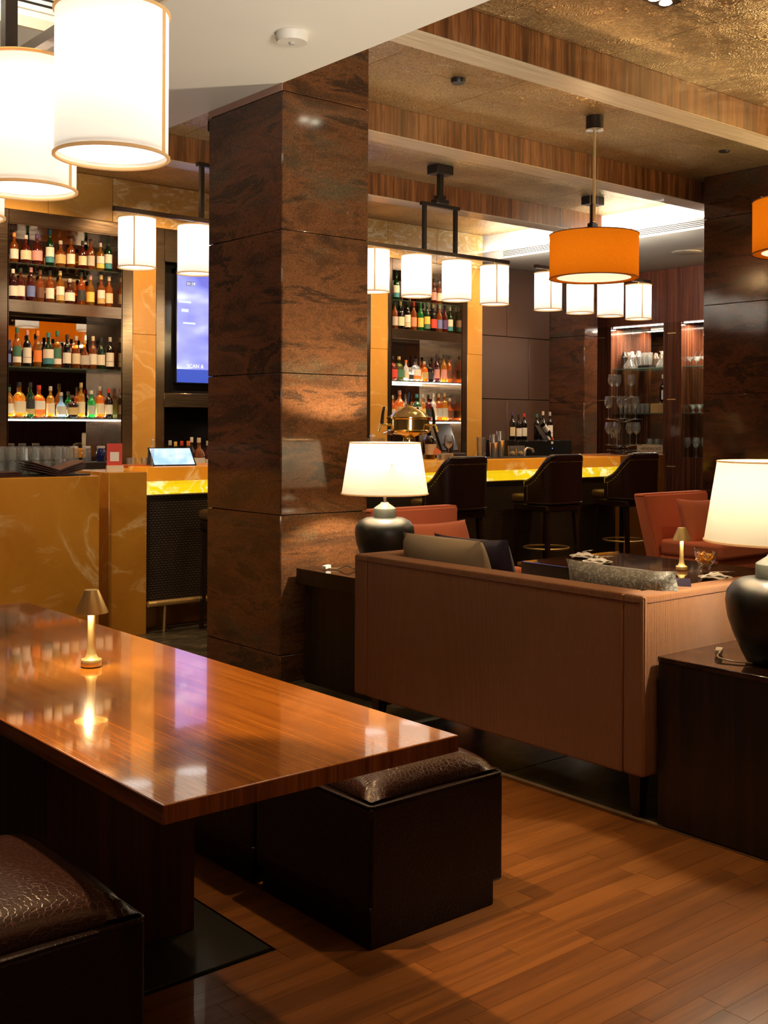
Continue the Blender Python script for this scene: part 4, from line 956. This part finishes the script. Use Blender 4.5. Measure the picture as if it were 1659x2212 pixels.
for v in cr_.data.vertices: pass
tag(cr_, 'white slanted cradle holding a wine bottle on the black fridge', 'stand')
o.location = (10.39, 9.43, 1.53); o.rotation_euler = (0, 2.36, 0)
bpy.data.objects[o.name].location.y = 9.40
# ------------------------------------------------------------------ glasses
def tumbler(r=.036, h=.10): return [(r*.8, 0), (r*.84, .008), (r, h), (r-.0025, h), (r*.80, .014), (.001, .012)]
def tumblers(name, spots, prof, label_fn, group, m=GLASS, seg=14, cat='glass'):
    bm = bmesh.new(); alathe(bm, prof, 12 if 'tumbler' in name else seg, cap=False); p = fin(bm, name, m, None, 0 if name in ('tumbler', 'highball_glass', 'rocks_glass') else 50)
    for k, q in enumerate(spots):
        o = p if k == 0 else p.copy()
        if k: C.objects.link(o)
        o.location = q; o['group'] = group; o['category'] = cat; o['label'] = label_fn(k) if callable(label_fn) else label_fn
tray = tag(box('glass_tray', 2.55, 3.375, 7.10, 7.60, 1.149, 1.158, BLACKM, None), 'low dark tray under the stacked tumblers on the bar end', 'tray')
def flip(prof, h): return [(r, h-z) for r, z in prof]
sp = []
for t in range(2):
    for rw in range(3):
        for k in range(10): sp.append((2.60+k*.080+(rw % 2)*.01, 7.30+rw*.082, 1.1585+t*.092))
tumblers('tumbler', sp, flip(tumbler(.035, .09), .09), lambda k: 'upturned clear tumbler, '+ORD[k % 10]+' from left, '+('front', 'middle', 'back')[k//10 % 3]+' row of the '+('lower', 'upper')[k//30]+' stacked tier', 'stacked tumblers on the left bar end')
# menus
e = empty('menu_stack', (3.10, 7.08, 1.149), .0); tag(e, 'stack of open dark leather menus on the left bar end', 'menu')
for k in range(4):
    z = .0+.014*k; dx = .004*(k % 2)
    for s in (-1, 1):
        bm = bmesh.new(); w = .21; tl = .05+.006*k
        extrude_poly(bm, [(dx, 0, z+.001), (dx, 0, z+.010), (dx+s*w, 0, z+tl+.010), (dx+s*w, 0, z+tl+.001)], (0, .20, 0))
        fin(bm, 'menu', MENU if k < 3 else MENU_IN, e, 0)
e.location = (3.135, 7.06, 1.149); e.scale = (.88, 1, .85)
e = empty('menu_stack', (2.72, 7.08, 1.149), .08); tag(e, 'flat pile of dark leather folders at the far left of the bar end', 'menu')
for k in range(3): box('menu', -.20+.01*k, .18, 0, .20, .012*k, .012*k+.010, MENU, e, .002, 1)
# red card stand
e = empty('card_stand', (3.67, 7.34, 1.156), -.15); tag(e, 'small red table card in a stand between menus and tablet', 'sign')
c_ = box('red_card', -.055, .055, 0, .003, .045, .20, PAPER['red'], e); box('white_foot', -.06, .06, -.02, .003, 0, .045, PAPER['cream'], e); box('white_square', -.032, .032, -.001, 0, .075, .14, PAPER['white'], e)
# tablet
e = empty('tablet', (4.20, 7.42, 1.186), -.15); tag(e, 'tablet with glowing pale blue screen propped on the bar', 'tablet')
tb = box('casing', -.17, .17, 0, .008, 0, .185, BLACKG, e, .003, 1); tb.rotation_euler = (-.75, 0, 0)
TS, nt, b = mat('pale blue tablet screen'); setp(b, (.05, .05, .06), .2)
f = noise(nt, pos(nt, obj=True), 7, 2); L(nt, ramp(nt, f, [(.4, (.30, .52, .75)), (.6, (.62, .72, .80))]), b.inputs['Emission Color']); b.inputs['Emission Strength'].default_value = 1
box('screen', -.158, .158, -.001, .0005, .012, .172, TS, tb)
bm = bmesh.new(); extrude_poly(bm, [(-.165, .01, 0), (-.165, .15, 0), (-.165, .125, .125)], (.33, 0, 0)); fin(bm, 'folding_stand', BLACKM, e, 0)
# orange tray with small glasses and a tall stirring glass
tag(lathe('round_tray', [(.13, 0), (.135, .02), (.128, .02), (.12, .006), (.001, .006)], simple('orange tray', (.55, .12, .03), .4), None, 32), 'small round orange tray left of the tablet', 'tray').location = (3.98, 7.62, 1.172)
tumblers('shot_glass', [(3.92, 7.60, 1.179), (3.98, 7.66, 1.179), (4.03, 7.58, 1.179)], tumbler(.024, .065), lambda k: ['small clear glass at left on the orange tray', 'small clear glass at the back of the orange tray', 'small clear glass at right on the orange tray'][k], 'small glasses on the orange tray')
tube('stirring_rod', [(4.005, 7.42, 1.186), (4.06, 7.50, 1.38)], .010, GLASS, None, 8); tag(bpy.data.objects['stirring_rod'], 'slanted clear glass rod standing beside the tablet', 'stirrer')
# jars and bits on the back counter, left
for k, (x, lc, cap_) in enumerate(((4.38, 'clear', 'silver'), (4.50, 'clear', 'silver'), (4.64, 'navy', 'silver'))):
    o = lathe('jar', [(.038, 0), (.042, .006), (.042, .10), (.034, .115), (.034, .12)], LIQ[lc], None, 18); o.location = (x, 9.55, 1.20)
    lathe('lid', [(.037, .12), (.037, .14), (.001, .14)], PAPER[cap_], o, 16); o.location = (x, 9.55, 1.151)
    tag(o, ['clear glass jar, leftmost of three behind the stacked tumblers', 'clear glass jar, middle of three behind the stacked tumblers', 'dark blue filled jar, rightmost of three behind the stacked tumblers'][k], 'jar', 'jars behind the tumblers')
tag(box('bar_caddy', 4.02, 4.75, 9.42, 9.68, 1.001, 1.15, BLACKM, None, .004, 1), 'black bar caddy under the glass jars on the back counter', 'caddy')
o = lathe('plastic_cup', [(.028, 0), (.042, .13), (.040, .13), (.026, .006)], shade_mat('lilac plastic', (.75, .7, .85), .4), None, 18, cap=False); o.location = (4.27, 9.55, 1.151); tag(o, 'lilac plastic cup left of the three glass jars', 'cup')
# brass beer tower
e = empty('beer_tower', (6.62, 7.56, 1.186)); tag(e, 'polished brass mushroom beer tower with black tap handles on the bar', 'beer tap')
lathe('column', [(.085, 0), (.085, .02), (.055, .04), (.05, .10), (.062, .17), (.055, .20)], BRASS_POL, e, 36)
lathe('head', [(.055, .20), (.08, .215), (.165, .235), (.19, .245), (.195, .26), (.185, .268), (.185, .36), (.197, .368), (.197, .378), (.175, .385), (.14, .42), (.09, .45), (.04, .468), (.03, .48), (.035, .49), (.001, .50)], BRASS_POL, e, 48)
for a in (2.75, -1.2, .5):
    ca, sa = math.cos(a), math.sin(a); tp = tube('tap', [(.18*ca, .18*sa, .31), (.26*ca, .26*sa, .315), (.285*ca, .285*sa, .25)], .012, BRASS_POL, e, 8)
    tube('tap_handle', [(.25*ca, .25*sa, .32), (.24*ca, .24*sa, .42), (.23*ca, .23*sa, .47)], .016, BLACKG, tp, 8, r2=.010)
tube('tap_handle', [(0, 0, .49), (.01, 0, .60)], .018, BLACKG, e, 8, r2=.012)
for a in (2.6, 3.4): tube('guard_wire', [(.19*math.cos(a), .19*math.sin(a), .25), (.24*math.cos(a), .24*math.sin(a), .235), (.2*math.cos(a+.6), .2*math.sin(a+.6), .225)], .004, CHROME, e, 5)
o = tag(box('napkin_box', 6.10, 6.28, 7.48, 7.60, 1.186, 1.38, LIQ['clear'], None, .006, 2), 'clear glass box at left of the brass beer tower', 'box')
ob = lathe('stopper', [(.02, .195), (.03, .21), (.02, .225), (.001, .23)], CHROME, o, 12, c=(6.19, 7.54, 1.186))
# placard
e = empty('placard', (6.80, 7.30, 1.186)); tag(e, 'small cream placard with dark lettering in front of the beer tower', 'sign')
box('card', -.075, .12, 0, .006, 0, .062, PAPER['cream'], e); box('emblem', -.072, -.012, -.001, 0, .004, .058, PAPER['grey'], e)
text('mark_text', 'B', .05, PAPER['black'], e, (-.055, -.0015, .012)); 
for k in range(3): box('print_line', .0+.005*k, .11-.006*k, -.001, 0, .012+.015*k, .018+.015*k, PAPER['brown'], e)
# tagged bottle, balloon glass, till
o = bottle(6.92, 7.62, 1.186, ('flask', .30, .045, 'dark', 'cream', None, 'gold'), 'dark square bottle with hanging paper tag right of the brass beer tower', 'tagged bottle')
t_ = box('paper_tag', -.03, .05, -.058, -.056, .05, .11, PAPER['coral'], o); t_.rotation_euler = (0, .5, 0)
def stem_prof(s=1): return [(.036*s, 0), (.036*s, .002), (.006*s, .006), (.0035*s, .02), (.0035*s, .095*s), (.012*s, .105*s), (.032*s, .125*s), (.043*s, .155*s), (.042*s, .185*s), (.034*s, .225*s), (.0325*s, .225*s), (.040*s, .185*s), (.041*s, .155*s), (.030*s, .128*s), (.001, .108*s)]
tumblers('wine_glass', [(7.05, 7.50, 1.187)], stem_prof(.98), 'single balloon wine glass standing between beer tower and till', 'single glass')
e = empty('till', (7.28, 7.70, 1.187), .35); tag(e, 'black till screen standing on the bar right of the beer tower', 'till')
tl = box('screen', -.17, .17, -.012, .012, .07, .34, BLACKG, e, .008, 2); tl.rotation_euler = (-.35, 0, 0); box('base', -.14, .14, -.08, .12, 0, .05, BLACKM, e, .01, 2); box('stand', -.03, .03, .0, .03, .04, .16, BLACKM, e)
tag(box('black_mat', 7.42, 8.55, 7.40, 7.72, 1.187, 1.194, BLACKM, None, .002, 1), 'long black rubber bar mat under the steel shakers', 'mat')
tumblers('highball_glass', [(7.53, 7.56, 1.195)], tumbler(.048, .19), 'tall faceted clear glass, leftmost on the black bar mat', 'mixing glass')
for k, (x, h, lab) in enumerate(((7.68, .215, 'shorter polished steel shaker on the black bar mat'), (7.80, .245, 'taller polished steel shaker on the black bar mat'))):
    o = lathe('cocktail_shaker', [(.030, 0), (.032, .004), (.043, h*.62), (.045, h*.63), (.042, h*.64), (.034, h), (.001, h)], CHROME, None, 28); o.location = (x, 7.55+.03*k, 1.195); tag(o, lab, 'shaker')
tumblers('rocks_glass', [(7.95, 7.56, 1.195), (8.08, 7.58, 1.195)], tumbler(.047, .105), lambda k: ['short rocks glass right of the steel shakers', 'short rocks glass with pale garnish, farther right of the shakers'][k], 'rocks glasses')
for k, x in enumerate((7.95, 8.08)):
    o = tag(lathe('citrus_garnish', [(.001, 0), (.022, .006), (.027, .02), (.02, .036), (.001, .04)], simple('lemon', (.80, .58, .22), .5), None, 16), ['pale lemon piece in the left rocks glass', 'pale lemon piece in the right rocks glass'][k], 'garnish'); o.location = (x, 7.56+.02*k, 1.209)
o = tube('bar_spout', [(8.16, 7.60, 1.195), (8.17, 7.60, 1.26), (8.20, 7.60, 1.275), (8.27, 7.60, 1.265), (8.29, 7.60, 1.235)], .012, CHROME, None, 8); tag(o, 'small chrome tap at the right end of the black bar mat', 'tap')
# wire basket and wine-glass stand at the bar's right end
e = empty('wire_basket', (9.50, 7.45, 1.197)); tag(e, 'flat dark wire basket on the bar behind the right bar stool', 'basket')
tube('basket_rim', circ(.17, 28, .045), .005, BLACKM, e, 6, True)
for k in range(9):
    a = k*PI/9; tube('wire', [(.17*math.cos(a), .17*math.sin(a), .045), (0, 0, .012+.001*k), (-.17*math.cos(a), -.17*math.sin(a), .045)], .003, BLACKM, e, 5)
tube('foot_ring', circ(.06, 20, .004), .004, BLACKM, e, 5, True)
e = empty('glass_stand', (9.72, 7.62, 1.198)); tag(e, 'tiered wire stand holding wine glasses at the right end of the bar', 'stand')
box('base', -.16, .0, -.05, .06, 0, .075, CABINET, e, .004, 1); tube('post', [(0, 0, 0), (0, 0, .72)], .006, BLACKG, e, 8)
for z, rr in ((.10, .17), (.375, .17), (.61, .15)):
    for a in (2.3, 2.9, .1, -.5, 3.6): tube('arm', [(0, 0, z-.04), (rr*.5*math.cos(a), rr*.5*math.sin(a), z-.012), (rr*math.cos(a), rr*math.sin(a), z-.006)], .0035, CHROME, e, 5)
    lathe('tier', [(.20 if z < .5 else .17, z-.006), (.20 if z < .5 else .17, z-.001), (.001, z-.001)], GLASS, e, 32)
gs = []
lab_ = []
for z, offs, nm in ((.10, ((-.150, -.02), (-.075, .02), (.07, .0), (.145, -.03)), 'lowest'), (.375, ((-.16, .0), (-.045, .06), (.02, -.03), (.125, .0)), 'middle'), (.61, ((-.125, .0), (-.06, -.05), (.08, .0)), 'top')):
    for k, (dx, dy) in enumerate(offs):
        gs.append((9.72+dx*.77-dy*.64, 7.62-dx*.64-dy*.77+.0, 1.198+z)); lab_.append('large wine glass, '+ORD[k]+' from left on the '+nm+' tier of the wire stand')
tumblers('wine_glass', gs, stem_prof(1.06), lambda k: lab_[k], 'wine glasses on the wire stand', seg=18)
# cabinet glassware
def cab(y, z): return (12.33, y, z)
for k, y in enumerate((9.66, 9.53, 9.42)):
    o = lathe('cocktail_shaker', [(.036, 0), (.045, .15), (.046, .17), (.030, .20), (.026, .23), (.001, .24)], CHROME if k else simple('gunmetal', (.2, .19, .17), .2, 1), None, 20); o.location = cab(y, 2.263)
    tag(o, ['dark steel shaker, leftmost on the top cabinet shelf', 'steel shaker, second on the top cabinet shelf', 'steel shaker, third on the top cabinet shelf'][k], 'shaker', 'shakers on the top cabinet shelf')
for k, y in enumerate((9.50, 9.04)):
    o = lathe('decanter', [(.075, 0), (.085, .03), (.05, .085), (.022, .13), (.024, .19), (.04, .215), (.038, .215), (.02, .18)], GLASS, None, 24, cap=False); o.location = (12.24 if k == 0 else 12.33, y, 2.263)
    tag(o, ['squat glass decanter in front of the steel shakers, top cabinet shelf', 'wide flared glass decanter at right on the top cabinet shelf'][k], 'decanter')
o = tag(box('black_stand', 12.26, 12.42, 9.20, 9.38, 2.263, 2.30, BLACKM, None), 'low black stand under the mixing glasses on top cabinet shelf', 'stand')
tumblers('mixing_glass', [(12.33, 9.33, 2.301), (12.33, 9.25, 2.301)], tumbler(.05, .17), lambda k: ['tall mixing glass at left on the black stand in the cabinet', 'tall mixing glass at right on the black stand in the cabinet'][k], 'mixing glasses in the cabinet')
tumblers('highball_glass', [(12.33, 9.71-.072*k, 1.666) for k in range(7)], tumbler(.032, .13), lambda k: 'highball glass, '+ORD[k]+' from left on the middle cabinet shelf', 'highball glasses on the middle cabinet shelf')
tag(box('wooden_box', 12.24, 12.44, 8.90, 9.16, 1.666, 1.79, simple('pale wood', (.35, .20, .07), .5), None, .003, 1), 'small wooden box at right on the middle cabinet shelf', 'box')
bottle(12.33, 9.02, 1.791, ('wine', .38, .05, 'dark', 'white', None, 'cream'), 'large dark bottle standing on the wooden box in the cabinet', 'cabinet bottle')
e = empty('wooden_crate', (12.20, 8.90, 1.101)); tag(e, 'pale wooden crate with dark lettering at the bottom of the glass cabinet', 'crate')
WD = simple('pale crate wood', (.50, .36, .22), .6)
for z0, z1 in ((0, .04), (.055, .15)): box('slat', 0, .012, 0, .44, z0, z1, WD, e, .001, 1)
for y in (0, .428): box('end_board', .012, .22, y, y+.012, 0, .15, WD, e)
box('base_board', .012, .22, .012, .428, 0, .01, WD, e); box('slat', .208, .22, .012, .428, .012, .15, WD, e)
for y in (0, .41): box('corner_block', -.004, 0, y, y+.03, 0, .15, WD, e)
text('crate_text', "HENDRICK'S", .056, simple('brown print', (.10, .06, .04), .7), e, (-.002, .375, .078), (PI/2, 0, -PI/2))
tumblers('wine_glass', [(12.28+.06*(k % 2), 8.96+.058*k, 1.115) for k in range(6)], stem_prof(.95), lambda k: 'wine glass, '+ORD[k]+' from right standing in the wooden crate', 'glasses in the wooden crate')
mart = [(.034, 0), (.034, .003), (.022, .012), (.014, .03), (.02, .045), (.055, .11), (.053, .11), (.015, .05), (.001, .045)]
tumblers('martini_glass', [(12.33, 8.56-.098*k, 1.666) for k in range(4)], mart, lambda k: 'small martini glass, '+ORD[k]+' from left, middle shelf of the right niche', 'martini glasses, right niche')
mg = [(.034, 0), (.034, .003), (.004, .01), (.004, .06), (.055, .12), (.053, .12), (.001, .062)]
tumblers('cocktail_glass', [(12.30+.05*(k % 2), 8.59-.06*k, 2.263) for k in range(8)], mg, lambda k: 'cocktail glass, '+ORD[k]+' from left, top shelf of the right niche', 'cocktail glasses, right niche')
for k in range(4):
    o = tube('stirrer', [(12.30, 8.56-.08*k, 2.33), (12.30, 8.49-.08*k, 2.45)], .004, CHROME, None, 5); tag(o, 'thin slanted stirrer, '+ORD[k]+' from left above the cocktail glasses', 'stirrer', 'stirrers in the cocktail glasses')
tumblers('wine_glass', [(12.27+.08*(k % 2), 8.60-.066*k, 1.101) for k in range(8)], stem_prof(1.12), lambda k: 'wine glass, '+ORD[k]+' from left at the bottom of the right niche', 'wine glasses, right niche')
